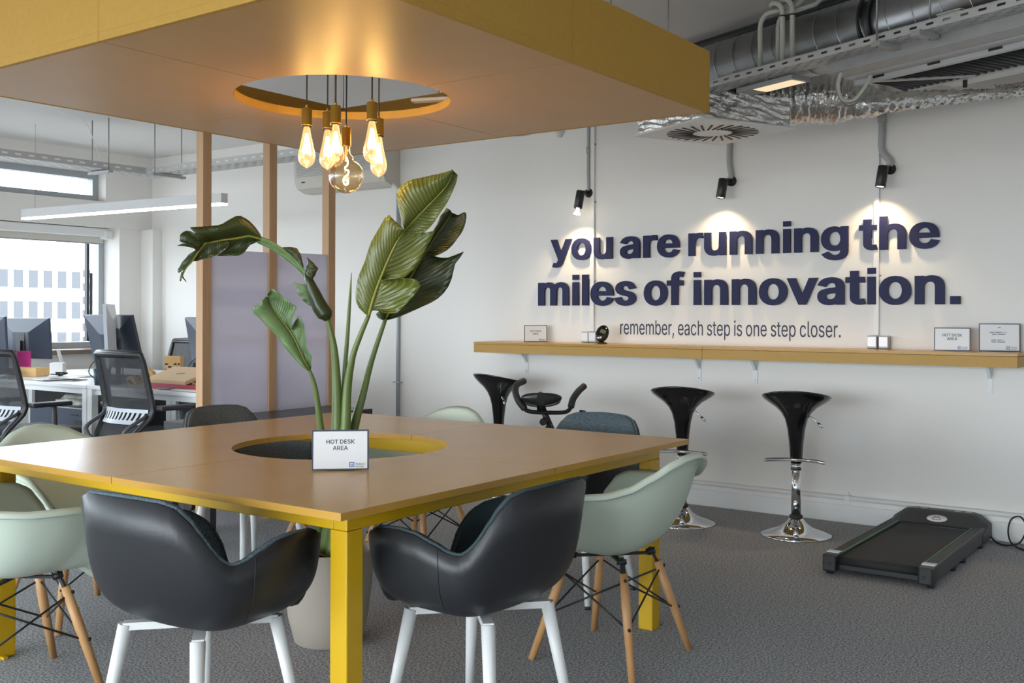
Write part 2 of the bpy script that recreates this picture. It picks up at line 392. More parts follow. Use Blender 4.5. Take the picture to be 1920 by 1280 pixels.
GB = {"y":[397,["15,-134 59,-143 94,-146 151,-135 197,-101 229,-47 409,416 287,416 195,165 103,416 -20,416 135,17 127,-10 111,-43 98,-52 73,-51 42,-47"]],"o":[423,["204,-9 244,-6 281,3 312,18 344,43 364,64 383,94 397,128 405,165 407,204 405,246 397,283 383,318 362,350 340,373 316,391 281,409 246,418 209,421 169,418 135,409 103,394 73,372 51,347 33,318 25,299 19,284 11,247 8,210 10,166 18,129 33,94 52,64 75,39 101,20 134,3 169,-6","206,83 189,85 173,90 158,102 150,111 141,124 133,142 127,162 124,182 123,212 124,229 127,250 132,268 140,287 150,301 162,314 174,322 188,327 208,329 227,327 240,323 254,314 266,301 275,288 278,280 283,270 288,250 292,227 293,203 292,181 288,161 283,144 275,125 265,110 254,98 242,90 226,85"]],"u":[418,["80,26 102,12 124,3 156,-4 185,-6 215,-3 244,5 271,19 272,-1 383,-1 383,416 270,416 270,166 269,152 266,141 260,122 254,112 245,102 236,96 226,91 214,88 201,87 181,89 167,95 156,105 148,119 142,138 140,160 140,416 26,416 26,154 28,124 35,94 46,68 61,46"]],"a":[397,["84,6 107,-2 132,-7 163,-9 225,1 250,17 250,-1 363,-1 363,270 361,299 356,324 345,348 333,366 325,374 317,382 299,395 246,415 196,421 126,411 98,401 81,392 61,378 43,361 28,340 5,299 5,297 8,296 112,270 136,305 160,323 195,330 198,330 227,323 243,305 249,273 249,270 252,269 228,263 174,256 114,245 66,228 61,225 47,217 34,205 20,188 11,170 6,149 4,127 6,99 13,74 25,52 42,33 62,17","124,101 118,124 119,133 122,143 144,159 181,168 235,175 249,178 248,143 244,128 234,110 226,101 215,93 203,87 189,83 171,82 140,88"]],"r":[267,["26,-1 140,-1 140,258 141,270 144,281 148,292 155,302 161,308 171,316 182,321 194,324 212,325 270,319 270,419 218,421 187,419 161,412 138,401 138,416 26,416"]],"e":[412,["241,-7 267,-3 293,5 315,16 336,29 353,43 370,63 382,82 400,122 293,145 267,104 244,88 212,83 194,84 178,88 164,95 152,105 146,113 134,133 128,150 124,169 397,169 397,215 396,243 391,278 382,306 370,331 352,357 338,372 317,388 296,401 272,410 208,421 167,418 132,409 101,393 73,372 50,346 31,315 18,281 10,245 10,235 8,201 10,165 18,128 32,94 51,65 77,37 103,19 137,3 173,-6 209,-9","281,251 125,255 127,264 132,279 140,294 151,307 161,316 174,324 188,328 206,330 223,328 235,324 248,316 258,306 266,295 274,279 279,262"]],"n":[418,["26,-1 140,-1 140,248 141,263 143,275 149,292 156,303 165,313 173,319 184,324 197,328 209,329 229,326 243,320 254,309 261,297 268,277 270,256 270,-1 383,-1 383,261 381,292 375,321 364,348 349,369 330,388 308,403 287,412 254,419 225,421 195,418 164,410 138,396 138,416 26,416"]],"i":[170,["30,0 140,0 140,415 30,415","30,458 140,458 140,548 30,548"]],"g":[433,["65,-107 124,-139 146,-145 179,-150 212,-151 237,-150 273,-144 301,-135 321,-125 329,-122 351,-105 372,-83 387,-56 396,-25 399,6 399,416 287,416 287,392 267,407 244,415 222,420 198,421 160,418 128,409 98,394 71,374 49,348 31,318 18,286 10,249 8,205 10,169 18,133 32,99 50,71 72,48 98,29 129,15 160,7 200,4 222,6 242,9 265,17 285,32 285,13 283,-12 276,-30 266,-43 251,-52 231,-59 207,-61 164,-53 140,-35 108,1 12,-45 12,-47","203,96 188,97 171,102 160,109 151,117 140,132 133,147 127,167 124,187 123,217 124,234 127,254 132,271 141,290 150,304 161,315 174,323 187,328 206,329 222,328 239,322 248,316 260,304 268,291 276,275 282,255 285,235 286,204 285,186 282,166 276,148 268,130 259,118 249,109 237,101 222,97"]],"t":[235,["244,5 222,92 171,86 161,87 157,89 156,91 153,103 152,112 152,327 230,327 230,416 152,416 152,508 39,508 39,416 -20,416 -20,327 39,327 39,108 42,78 54,49 73,26 78,23 101,8 133,-2 166,-5 195,-3"]],"h":[418,["383,-1 383,261 381,292 376,317 364,347 349,370 330,389 308,403 282,413 258,419 225,421 195,418 164,410 140,397 140,545 26,545 26,-1 140,-1 140,248 141,263 143,275 149,292 156,303 165,313 173,319 184,324 197,328 209,329 229,326 243,320 254,309 261,297 268,277 270,256 270,-1"]],"m":[618,["26,-1 140,-1 140,260 141,273 144,286 148,298 154,307 162,316 168,321 200,330 214,328 226,323 236,315 242,306 246,293 248,278 248,-1 361,-1 361,263 369,299 371,301 390,323 396,326 403,328 417,330 435,328 446,323 455,317 462,307 468,292 470,271 470,-1 583,-1 583,277 581,305 576,328 564,356 549,376 529,394 510,406 490,414 462,421 434,423 370,410 321,376 306,392 281,409 251,420 218,423 165,412 161,411 139,395 138,416 26,416"]],"l":[170,["30,0 140,0 140,548 30,548"]],"s":[373,["128,-3 164,-8 186,-9 210,-7 243,-2 270,7 296,21 316,35 331,51 347,76 355,99 357,128 354,154 343,180 325,203 301,221 272,234 236,245 179,259 139,277 138,280 135,294 136,304 139,312 146,319 160,327 171,331 186,332 205,330 217,326 225,320 236,306 252,274 363,295 321,367 315,373 303,385 285,397 264,408 241,415 215,420 189,421 162,420 131,414 105,406 81,394 71,386 61,379 44,361 31,340 23,317 20,291 24,262 35,236 54,212 78,195 108,180 142,170 220,151 232,144 236,140 240,133 242,122 240,112 237,104 229,95 217,88 205,84 184,82 162,84 150,87 139,94 130,102 126,111 111,146 3,126 16,85 27,63 42,44 60,27 79,15 103,4"]],"f":[262,["54,-1 168,-1 168,327 254,327 254,416 168,416 169,451 174,466 177,469 184,472 196,473 209,472 245,464 275,551 275,552 226,563 186,567 126,554 105,544 89,531 74,514 64,497 56,471 54,452 54,416 -20,416 -20,327 54,327"]],"v":[397,["144,-1 245,0 409,416 286,416 201,184 195,165 103,416 -21,416"]],".":[170,["30,0 150,0 150,115 30,115"]],"H":[531,["47,0 138,0 138,232 379,232 379,0 470,0 470,527 379,527 379,307 138,307 138,527 47,527"]],"O":[547,["267,-7 311,-3 353,8 391,27 423,51 452,82 475,119 493,163 503,210 506,260 503,316 493,363 476,405 452,444 424,475 391,500 353,519 312,530 268,534 222,530 181,519 142,500 110,475 86,449 81,443 58,406 41,363 31,316 27,267 31,210 41,163 58,120 83,80 110,51 143,26 181,8 223,-3","265,71 239,73 215,80 191,93 171,109 153,130 137,158 126,188 119,223 116,264 119,303 126,339 137,370 153,397 171,418 191,434 205,441 215,446 239,453 270,456 295,453 319,446 342,434 363,418 382,396 397,370 408,339 415,303 417,257 415,223 408,188 397,158 382,131 363,109 342,92 322,82 294,73"]],"T":[463,["180,0 270,0 270,452 430,452 430,527 19,527 19,452 180,452"]],"D":[516,["47,0 222,0 270,3 315,14 358,32 390,54 419,84 425,91 445,123 461,165 471,210 475,263 471,317 462,363 445,404 427,434 423,440 393,471 359,495 319,513 275,523 229,527 47,527","138,75 138,452 223,452 251,450 289,441 316,427 335,413 351,394 367,366 378,336 384,299 386,269 384,230 378,192 367,162 353,136 334,114 312,98 285,85 251,77 217,75"]],"E":[433,["47,0 388,0 388,75 138,75 138,229 368,229 368,304 138,304 138,452 385,452 385,527 47,527"]],"S":[461,["223,-9 263,-7 298,0 328,11 358,28 381,47 399,71 411,93 417,114 419,120 421,145 419,175 415,192 406,212 367,254 317,281 268,297 216,311 175,325 140,349 133,359 129,371 128,384 129,392 129,399 133,411 139,422 149,433 159,441 169,447 188,454 208,458 229,458 252,456 275,450 294,439 310,424 319,408 327,378 416,378 410,415 402,439 388,463 369,484 348,501 322,515 293,525 261,532 228,534 193,532 161,525 133,515 109,503 82,483 64,462 51,439 42,411 39,379 43,347 56,317 78,291 105,270 140,253 181,239 240,223 290,206 323,182 329,169 331,162 332,151 331,133 326,118 319,106 308,94 296,85 281,77 264,72 245,68 223,67 170,76 156,83 145,91 133,102 125,115 120,129 115,155 23,155 29,116 39,89 53,63 73,41 96,24 117,12 153,-1 187,-7"]],"K":[481,["47,0 138,0 138,180 194,237 365,0 474,0 256,296 475,526 358,527 190,346 165,319 137,286 138,527 47,527"]],"A":[494,["-2,0 94,0 144,142 335,142 386,0 482,0 285,527 192,526","308,217 171,217 202,306 238,419 276,306"]],"R":[463,["47,0 138,0 138,198 236,198 345,0 450,0 329,214 339,218 365,234 386,253 402,276 414,304 420,331 422,358 420,391 419,397 413,421 402,447 386,470 374,481 365,490 339,506 310,517 273,525 240,527 47,527","138,273 138,452 236,452 257,451 276,447 292,440 304,432 315,422 322,410 328,394 331,376 331,346 328,327 323,314 315,302 305,292 292,284 278,278 258,274 236,273"]]}
GR = {",":[188,["38,-119 85,-119 137,71 68,71"]],".":[188,["93,-4 108,-3 118,1 127,8 136,20 140,29 141,40 139,54 135,64 128,73 117,81 108,85 97,87 83,85 73,81 63,74 55,64 51,53 50,44 51,29 55,18 62,9 74,1 83,-3"]],"A":[480,["16,0 85,0 134,142 344,142 395,0 463,0 276,509 201,509","324,199 154,199 191,302 213,371 238,456 263,374 282,318"]],"D":[502,["60,0 221,0 268,3 311,13 351,31 384,54 412,83 432,116 449,159 459,206 462,254 459,305 449,350 434,391 411,427 385,455 353,478 315,495 273,505 228,509 60,509","125,57 125,452 224,452 257,449 292,441 320,428 343,411 364,387 380,360 391,328 397,295 399,260 397,216 390,181 379,149 364,122 342,98 318,81 288,67 255,60 217,57"]],"E":[419,["60,0 375,0 375,57 125,57 125,229 355,229 355,286 125,286 125,452 372,452 372,509 60,509"]],"F":[410,["60,0 125,0 125,221 346,221 346,278 125,278 125,452 369,452 369,509 60,509"]],"G":[520,["273,-7 308,-4 325,0 344,5 373,17 405,38 431,62 451,91 464,120 475,159 478,198 478,256 283,256 283,199 415,199 413,172 407,147 396,123 386,108 382,102 363,84 345,71 322,61 295,55 266,53 239,55 211,63 184,76 161,94 141,117 125,145 113,178 106,214 103,253 106,295 113,332 125,365 141,392 158,412 182,432 208,445 236,453 267,456 315,449 356,427 387,393 408,349 474,349 468,374 460,395 449,416 436,436 428,446 420,454 403,470 384,483 375,488 363,495 341,504 313,511 291,514 265,516 222,512 184,501 149,484 120,462 91,429 69,393 53,352 43,305 40,251 43,203 53,157 70,114 91,79 117,49 149,25 184,8 225,-3"]],"H":[517,["60,0 125,0 125,232 392,232 392,0 457,0 457,509 392,509 392,289 125,289 125,509 60,509"]],"K":[467,["60,0 125,0 125,167 198,245 372,0 448,0 243,288 448,509 363,509 176,305 140,262 124,242 125,509 60,509"]],"L":[393,["361,0 361,57 125,57 125,509 60,509 60,0"]],"O":[533,["263,-7 310,-3 348,7 384,25 416,50 442,79 458,105 464,116 479,154 490,204 493,251 490,307 480,351 464,392 440,431 415,460 389,480 384,484 348,501 310,512 267,516 224,512 186,501 150,483 138,475 120,460 92,430 69,392 53,352 43,304 40,257 43,204 53,156 70,115 92,78 121,47 150,25 176,12 186,7 224,-3","264,53 237,55 210,63 184,76 161,94 141,117 125,145 113,176 106,214 103,255 106,295 113,332 125,364 142,392 162,415 184,433 210,446 237,453 270,456 297,453 324,446 349,433 373,415 392,393 409,364 421,332 428,294 430,254 428,212 421,176 408,144 392,116 371,93 349,76 339,71 324,63 296,55"]],"R":[449,["60,0 125,0 125,198 244,198 247,198 353,0 428,0 314,209 333,217 355,231 376,250 390,271 400,294 408,326 409,355 407,382 401,409 391,433 376,455 369,462 356,474 334,488 305,500 272,507 239,509 60,509","125,255 125,452 236,452 259,451 279,447 297,440 313,430 325,418 333,406 340,389 344,372 345,362 344,333 340,316 334,300 325,288 313,276 297,266 281,261 259,256 236,255"]],"S":[447,["223,-9 262,-7 294,0 322,10 350,26 371,44 387,65 399,86 404,103 406,112 408,137 407,162 402,180 395,198 358,238 312,264 265,279 213,293 169,308 131,333 122,346 117,359 115,377 116,390 120,403 128,418 139,430 151,439 159,444 167,448 184,454 203,457 225,459 254,456 280,449 302,438 320,421 332,402 337,378 401,378 398,404 390,427 375,451 359,469 341,484 316,498 289,508 260,514 228,516 195,514 166,508 154,504 138,498 113,484 91,467 75,448 65,430 62,425 55,401 52,370 56,340 67,313 87,288 112,269 145,252 185,239 244,223 296,205 331,180 340,168 344,153 345,136 344,123 339,107 330,92 317,79 303,69 295,64 286,60 267,54 247,50 222,49 166,59 149,66 136,75 123,88 114,102 108,118 104,137 38,137 42,108 51,83 65,58 81,40 101,24 128,9 156,-1 188,-7"]],"T":[449,["193,0 257,0 257,452 417,452 417,509 32,509 32,452 193,452"]],"a":[389,["115,-3 136,-7 160,-9 215,1 252,24 272,52 277,52 277,0 337,0 337,254 335,279 330,301 321,323 312,336 300,350 285,361 239,379 192,384 134,376 114,368 95,358 83,349 64,332 51,313 41,292 100,274 118,301 149,322 194,331 240,322 267,296 276,255 275,247 271,240 266,235 234,227 178,220 125,211 77,193 64,185 56,177 43,161 36,146 34,140 32,128 30,110 32,84 38,63 47,45 64,25 76,15 93,5","102,72 92,104 92,108 93,118 97,129 104,140 135,159 175,168 231,176 251,180 260,182 276,190 276,138 274,122 270,108 264,93 254,80 242,68 231,60 208,50 191,47 170,45 130,52"]],"b":[424,["288,3 313,16 331,30 337,36 355,57 370,84 381,116 388,154 390,188 388,223 381,261 370,292 354,320 332,346 313,361 293,371 286,374 259,382 232,384 207,383 187,379 173,374 138,347 119,320 114,319 114,509 53,509 53,0 112,0 112,59 119,58 139,30 171,4 188,-3 207,-7 230,-8 260,-6","220,47 198,49 179,55 162,65 146,79 135,95 127,110 118,138 114,162 113,193 114,217 118,241 123,258 135,283 146,298 161,312 178,322 198,328 224,330 243,328 263,321 280,312 295,298 303,287 307,281 316,262 323,238 327,214 328,184 327,162 324,144 316,118 306,96 295,80 279,65 262,55 242,49"]],"c":[396,["207,-8 261,-1 306,21 341,56 363,103 304,117 291,88 271,66 242,51 208,46 185,48 163,55 145,66 129,81 115,103 108,117 102,137 98,162 96,192 99,220 102,237 108,258 118,278 129,295 137,303 145,310 161,320 183,328 209,330 242,325 270,311 291,289 303,262 361,277 361,278 340,322 305,356 261,377 204,384 174,382 144,374 114,358 93,342 73,320 56,291 44,260 36,224 34,187 36,151 44,115 56,85 72,58 87,41 94,34 116,17 144,3 175,-6"]],"e":[404,["237,-7 261,-3 283,4 303,14 319,25 336,40 348,55 358,72 365,91 305,105 286,73 254,53 213,46 190,48 171,52 148,64 135,73 121,89 110,106 102,127 97,152 96,169 371,169 370,227 365,254 357,282 347,305 334,325 319,342 302,355 285,366 265,374 207,384 172,382 142,373 115,360 92,341 70,315 55,289 44,259 36,224 34,187 36,150 44,115 55,86 72,58 93,34 117,16 146,2 177,-6 212,-8","97,221 97,232 101,249 109,269 119,287 130,300 146,314 164,323 183,328 202,330 227,328 246,323 263,314 275,303 289,286 298,269 304,249 309,223 309,221"]],"h":[410,["357,0 357,245 355,271 350,298 340,322 329,340 314,356 295,369 275,377 254,382 224,384 200,382 175,375 153,363 132,343 114,315 114,509 53,509 53,0 114,0 114,229 115,248 119,266 126,283 134,294 148,309 160,317 175,324 193,328 206,329 235,326 258,316 274,304 285,287 293,263 296,237 296,0"]],"i":[167,["53,0 114,0 114,379 53,379","83,443 96,444 106,448 113,454 121,463 125,472 126,482 125,495 121,504 115,511 105,519 96,522 86,524 71,522 63,519 54,512 46,502 43,494 41,485 43,471 47,463 53,456 62,448 72,444"]],"l":[189,["181,3 170,54 159,52 143,52 134,53 126,56 120,62 114,98 114,509 53,509 53,82 55,58 62,37 72,23 75,19 91,7 112,0 137,-2 162,-1"]],"m":[610,["53,0 114,0 114,240 115,258 119,275 126,289 134,301 145,312 158,320 198,330 220,328 240,321 252,312 264,298 272,279 274,263 274,0 335,0 335,248 344,285 345,290 374,320 388,326 402,329 414,330 438,329 456,323 471,314 485,299 493,278 496,256 496,0 557,0 557,255 555,281 549,309 541,329 529,346 514,361 494,373 478,380 458,385 435,386 380,375 336,342 327,329 317,309 314,320 303,342 286,362 269,375 248,383 218,386 172,376 132,346 122,331 112,310 112,379 53,379"]],"n":[410,["53,0 114,0 114,229 115,248 119,266 126,283 134,294 148,309 160,317 175,324 193,328 206,329 235,326 258,316 274,304 285,287 293,263 296,237 296,0 357,0 357,245 355,271 350,297 341,321 328,340 312,357 296,368 288,372 274,378 254,382 224,384 200,382 175,375 151,362 132,343 116,319 112,311 112,379 53,379"]],"o":[415,["207,-8 240,-6 271,3 299,16 323,35 344,60 360,85 370,111 379,150 381,185 379,226 372,259 360,291 343,319 322,342 299,360 286,366 271,374 241,382 210,384 174,382 144,374 117,360 91,340 72,318 56,292 44,262 36,224 34,188 36,151 44,116 56,85 72,58 77,52 94,34 116,17 144,3 175,-6","206,46 185,48 163,55 145,66 129,81 115,103 108,117 102,137 98,162 96,192 98,214 101,231 108,258 118,278 129,295 145,310 163,321 183,328 211,330 232,328 252,321 270,310 286,295 298,278 307,258 314,236 318,213 319,186 317,157 314,139 308,119 297,97 285,80 271,66 252,55 230,48"]],"p":[424,["53,-143 114,-143 114,59 119,58 138,31 172,4 189,-3 207,-7 230,-8 260,-6 288,3 313,16 320,21 337,36 355,57 370,84 381,116 388,154 390,188 388,223 381,261 370,292 353,322 335,343 314,360 287,374 259,382 232,384 207,383 187,379 171,372 141,349 137,346 119,320 112,319 112,379 53,379","220,47 198,49 179,55 162,65 146,79 135,95 127,110 118,138 114,162 113,193 114,217 118,241 123,258 135,283 146,298 161,312 178,322 198,328 224,330 243,328 263,321 280,312 295,298 303,287 307,281 316,262 323,238 327,214 328,184 327,162 324,144 316,118 306,96 295,80 279,65 262,55 242,49"]],"r":[259,["53,0 114,0 114,239 117,261 119,270 125,282 134,295 146,307 158,314 173,321 190,325 204,326 227,325 243,322 243,384 210,385 191,383 171,377 152,367 135,353 124,339 116,321 112,321 112,379 53,379"]],"s":[365,["156,-7 182,-8 211,-7 237,-2 260,6 277,15 298,31 312,46 323,65 329,86 331,107 328,132 320,153 305,173 286,187 261,200 229,210 172,223 124,243 115,253 111,263 109,275 111,291 118,305 131,317 146,325 166,331 187,333 208,331 229,325 242,316 254,304 262,292 268,277 324,290 299,339 285,353 271,364 254,373 235,379 213,383 192,384 161,383 137,378 111,368 95,360 79,348 67,334 55,314 49,295 47,273 50,248 58,227 72,208 92,192 117,180 149,170 213,155 229,150 239,146 254,136 262,127 266,116 268,102 266,88 258,75 244,62 231,55 227,53 204,47 182,45 159,47 140,52 124,60 110,73 102,84 94,107 36,94 41,73 50,54 61,39 77,23 93,12 112,3 133,-3"]],"t":[227,["212,1 213,3 202,53 183,51 167,50 156,51 144,55 136,62 130,70 127,82 126,95 126,327 204,327 204,379 126,379 126,471 65,471 65,379 6,379 6,327 65,327 65,90 68,64 77,40 88,26 93,21 113,7 138,-1 165,-4 193,-3"]],"u":[410,["97,23 115,10 136,2 157,-3 186,-5 210,-3 235,5 257,17 277,35 294,60 298,70 298,0 357,0 357,379 296,379 296,150 295,131 291,114 283,96 277,87 261,70 250,62 235,56 218,51 204,50 175,53 153,62 137,75 126,90 124,94 116,116 114,143 114,379 53,379 53,135 54,108 60,82 69,59 81,40"]]}
def glyph_curves(cu, table, ch, x, z, sx, sz):
    for cont in table[ch][1]:
        pts = [tuple(map(float, p.split(','))) for p in cont.split(' ')]
        sp = cu.splines.new('POLY'); sp.points.add(len(pts) - 1); sp.use_cyclic_u = True
        for q, (a, b) in zip(sp.points, pts): q.co = (x + a / 1000 * sx, z + b / 1000 * sz, 0, 1)
def text_width(table, s):
    return sum(table[c][0] if c in table else 160 for c in s) / 1000
_glyph = {}
def glyph_mesh(table, c):
    """one filled letter of unit size, cached"""
    k = (id(table), c)
    if k not in _glyph:
        cu = bpy.data.curves.new('glyph', 'CURVE'); cu.dimensions = '2D'; cu.fill_mode = 'BOTH'; cu.extrude = 0.05
        glyph_curves(cu, table, c, 0, 0, 1, 1)
        t = bpy.data.objects.new('tmp', cu); COL.objects.link(t)
        bpy.context.view_layer.update()
        _glyph[k] = bpy.data.meshes.new_from_object(t.evaluated_get(bpy.context.evaluated_depsgraph_get()))
        bpy.data.objects.remove(t); bpy.data.curves.remove(cu)
    return _glyph[k]
def text_mesh(name, table, s, sx, sz, depth, m, parent=None, x0=0.0):
    """filled lettering as a mesh in its own XY plane, baseline at y=0"""
    bm = bmesh.new(); x = x0
    for c in s:
        if c in table:
            n0 = len(bm.verts); bm.from_mesh(glyph_mesh(table, c)); bm.verts.ensure_lookup_table()
            for v in bm.verts[n0:]: v.co = Vector((x + v.co.x * sx, v.co.y * sz, v.co.z / 0.05 * depth))
            x += table[c][0] / 1000 * sx
        else: x += 0.16 * sx
    me = bpy.data.meshes.new(name); bm.to_mesh(me); bm.free()
    me.materials.clear(); me.materials.append(M[m])
    o = bpy.data.objects.new(name, me); COL.objects.link(o)
    if parent: o.parent = parent
    return o
# ================================================================== the setting
YW = 3.405          # inner face of the slogan wall
CZ = 2.75           # ceiling
XL, XR, YF = -6.0, 4.6, -7.0
b = MB(); b.b2((XL - 0.6, YF - 0.4, -0.12), (XR + 0.2, YW + 0.2, 0.0)); struct(b.build('floor', 'carpet'))
b = MB(); b.b2((XL - 0.6, YF - 0.4, CZ), (XR + 0.2, YW + 0.2, CZ + 0.15)); struct(b.build('ceiling', 'ceiling'))
b = MB(); b.b2((XL - 0.6, YW, 0), (XR + 0.2, YW + 0.2, CZ)); struct(b.build('wall_rear', 'wall'))
b = MB(); b.b2((XR, YF - 0.4, 0), (XR + 0.2, YW, CZ)); struct(b.build('wall_right', 'wall'))
# window wall: parapet, lintel beam, upper band, piers
b = MB()
b.b2((XL - 0.5, YF - 0.2, 0), (XL, YW, 0.88))
b.b2((XL - 0.5, YF - 0.2, 2.045), (XL, YW, 2.285))
b.b2((XL - 0.5, YF - 0.2, 2.56), (XL, YW, CZ))
b.b2((XL - 0.5, 3.06, 0.88), (XL - 0.02, YW, 2.045))
b.b2((XL - 0.5, 2.9, 2.285), (XL, YW, 2.56))
b.b2((XL - 0.5, YF - 0.2, 0.88), (XL, -6.9, 2.56))
struct(b.build('wall_left', 'wall'))
b = MB()
b.b2((XL - 0.5, YF - 0.4, 0), (XR, YF - 0.15, 0.2)); b.b2((XL - 0.5, YF - 0.4, 2.05), (XR, YF - 0.15, CZ))
b.b2((XL - 0.5, YF - 0.4, 0.2), (-5.0, YF - 0.15, 2.05)); b.b2((3.6, YF - 0.4, 0.2), (XR, YF - 0.15, 2.05))
struct(b.build('wall_front', 'wall'))
b = MB(); b.b2((XL, YW - 0.018, 0), (XR, YW, 0.105), 0.004); struct(b.build('baseboard_rear', 'white_paint'))
b = MB(); b.b2((XL - 0.30, -6.9, 0.865), (XL + 0.05, 3.06, 0.905), 0.004); struct(b.build('trim_1', 'granite'))
# slim square column in the corner by the window
b = MB(); b.b2((XL - 0.02, 3.30, 0), (XL + 0.16, YW, 2.045)); struct(b.build('trim_2', 'wall'))

def window(n, x, y0, y1, z0, z1, mull):
    """aluminium window in the left wall"""
    f = MB(); wd = 0.06
    f.b2((x - 0.05, y0, z0), (x + 0.03, y1, z0 + wd)); f.b2((x - 0.05, y0, z1 - wd), (x + 0.03, y1, z1))
    for y in [y0 + wd / 2, y1 - wd / 2] + mull:
        f.b2((x - 0.05, y - wd / 2, z0 + wd), (x + 0.03, y + wd / 2, z1 - wd))
    o = struct(f.build('window_%d' % n, 'alu'))
    g = MB(); g.b2((x - 0.012, y0 + wd, z0 + wd), (x - 0.006, y1 - wd, z1 - wd))
    g.build('pane', 'dimming_glass', o)
    return o
w1 = window(1, XL - 0.30, -6.9, 3.06, 0.905, 2.045, [1.45, -0.9, -3.2, -5.4])
h = MB(); h.b2((XL - 0.265, 2.90, 1.22), (XL - 0.245, 2.925, 1.62), 0.004); h.build('handle', 'dark_grey', w1)
s = MB(); s.b2((XL - 0.28, 2.86, 0.97), (XL - 0.24, 2.885, 1.985)); s.build('seal', 'black_plastic', w1)
w2 = window(2, XL - 0.15, -6.9, 2.9, 2.285, 2.56, [0.3, -2.2, -4.5])
def window_f(n, x0, x1, z0, z1, mull):
    f = MB(); wd = 0.07; y = YF - 0.25
    f.b2((x0, y - 0.04, z0), (x1, y + 0.04, z0 + wd)); f.b2((x0, y - 0.04, z1 - wd), (x1, y + 0.04, z1))
    for x in [x0 + wd / 2, x1 - wd / 2] + mull: f.b2((x - wd / 2, y - 0.04, z0 + wd), (x + wd / 2, y + 0.04, z1 - wd))
    o = struct(f.build('window_%d' % n, 'alu'))
    g = MB(); g.b2((x0 + wd, y - 0.01, z0 + wd), (x1 - wd, y - 0.004, z1 - wd)); g.build('pane', 'window_glass', o)
window_f(3, -5.0, 3.6, 0.2, 2.05, [-2.9, -0.7, 1.5])  # unseen window behind the camera, opening height shaped to light the lower room
# roller blind rolled up over the big window
bl = thing('roller_blind', 'white roller blind rolled up above the big window', 'blind', (XL - 0.14, 2.0, 1.99))
b = MB(); b.b2((-0.06, -1.6, -0.03), (0.06, 1.0, 0.05), 0.01); b.build('cassette', 'white_metal', bl)
b = MB(); b.b2((-0.03, -1.58, -0.085), (-0.024, 0.98, -0.03)); b.build('fabric', 'ac', bl)
b = MB(); b.tube([(-0.03, -1.58, -0.09), (-0.03, 0.98, -0.09)], 0.008); b.build('hem_bar', 'alu', bl)
b = MB(); b.b2((-0.02, 0.94, -0.05), (0.075, 1.01, 0.03), 0.006); b.build('bracket', 'white_metal', bl)

# buildings over the street
def building(label, lo, hi, nx, nz, rows=True):
    t = thing('building', label, 'building', ((lo[0] + hi[0]) / 2, (lo[1] + hi[1]) / 2, lo[2]))
    cx, cy, cz = t.location
    b = MB(); b.b2((lo[0] - cx, lo[1] - cy, 0), (hi[0] - cx, hi[1] - cy, hi[2] - lo[2])); b.build('walls', 'building', t)
    H = hi[2] - lo[2]; wy = (hi[1] - lo[1]) / nx
    b = MB()
    for i in range(nx):
        for k in range(nz):
            y = lo[1] - cy + wy * (i + 0.5); z = H * (k + 0.5) / nz
            b.b2((hi[0] - cx - 0.05, y - wy * 0.3, z - H / nz * 0.28), (hi[0] - cx + 0.05, y + wy * 0.3, z + H / nz * 0.28))
    o = b.build('windows', 'building_glass', t); o['kind'] = 'stuff'
building('tall white office tower with a grid of small windows outside', (-78, 36.0, -30), (-62, 47.0, 4.4), 24, 38)
building('long white block with rows of windows beside the tower outside', (-72, 20.0, -30), (-58, 35.0, 4.3), 16, 18)
building('low white house block outside under the tower', (-52, 33.0, -30), (-42, 40.0, -2.2), 8, 12)

# ================================================================== slogan wall
def spelled(word):
    n = {}
    for i, c in enumerate(word):
        n[c] = n.get(c, 0) + 1
        yield i, c, n[c], word.count(c)
ORD = ['', 'first', 'second', 'third', 'fourth']
def slogan(word, x0, x1, zb, xh):
    """one object per raised letter; word fitted between x0 and x1"""
    tw = text_width(GB, word); last = GB[word[-1]]
    # ink extents: take off the side bearings
    first_l = min(float(p.split(',')[0]) for c in GB[word[0]][1] for p in c.split(' ')) / 1000
    last_r = max(float(p.split(',')[0]) for c in last[1] for p in c.split(' ')) / 1000
    ink = tw - last[0] / 1000 + last_r - first_l
    sx = (x1 - x0) / ink; sz = xh / 0.415
    x = x0 - first_l * sx
    plain = word.strip('.')
    info = list(spelled(plain))
    for i, c in enumerate(word):
        o = text_mesh('wall_letter', GB, c, sx, sz, 0.007, 'navy')
        o.location = (x, YW - 0.016, zb); o.rotation_euler = (PI / 2, 0, 0)
        if c == '.': lab = 'navy square full stop after the word innovation on the wall'
        else:
            _, _, k, tot = info[i]
            lab = 'navy raised %sletter %s of the word %s on the wall' % ((ORD[k] + ' ') if tot > 1 else '', c, plain)
        tag(o, lab, 'letter', 'raised slogan letters on the wall')
        x += GB[c][0] / 1000 * sx
slogan('you', -1.303, -0.797, 1.6215, 0.148)
slogan('are', -0.735, -0.285, 1.6195, 0.148)
slogan('running', -0.222, 0.823, 1.6205, 0.148)
slogan('the', 0.886, 1.339, 1.6205, 0.148)
slogan('miles', -1.409, -0.610, 1.301, 0.163)
slogan('of', -0.550, -0.250, 1.301, 0.163)
slogan('innovation.', -0.184, 1.452, 1.301, 0.163)
small = 'remember, each step is one step closer.'
tw = text_width(GR, small)
o = text_mesh('wall_lettering', GR, small, 1.527 / tw, 0.0715 / 0.379, 0.0008, 'navy_vinyl')
o.location = (-0.748, YW - 0.0012, 1.1035); o.rotation_euler = (PI / 2, 0, 0)
tag(o, 'thin dark line of lettering reading remember each step is one step closer', 'lettering')

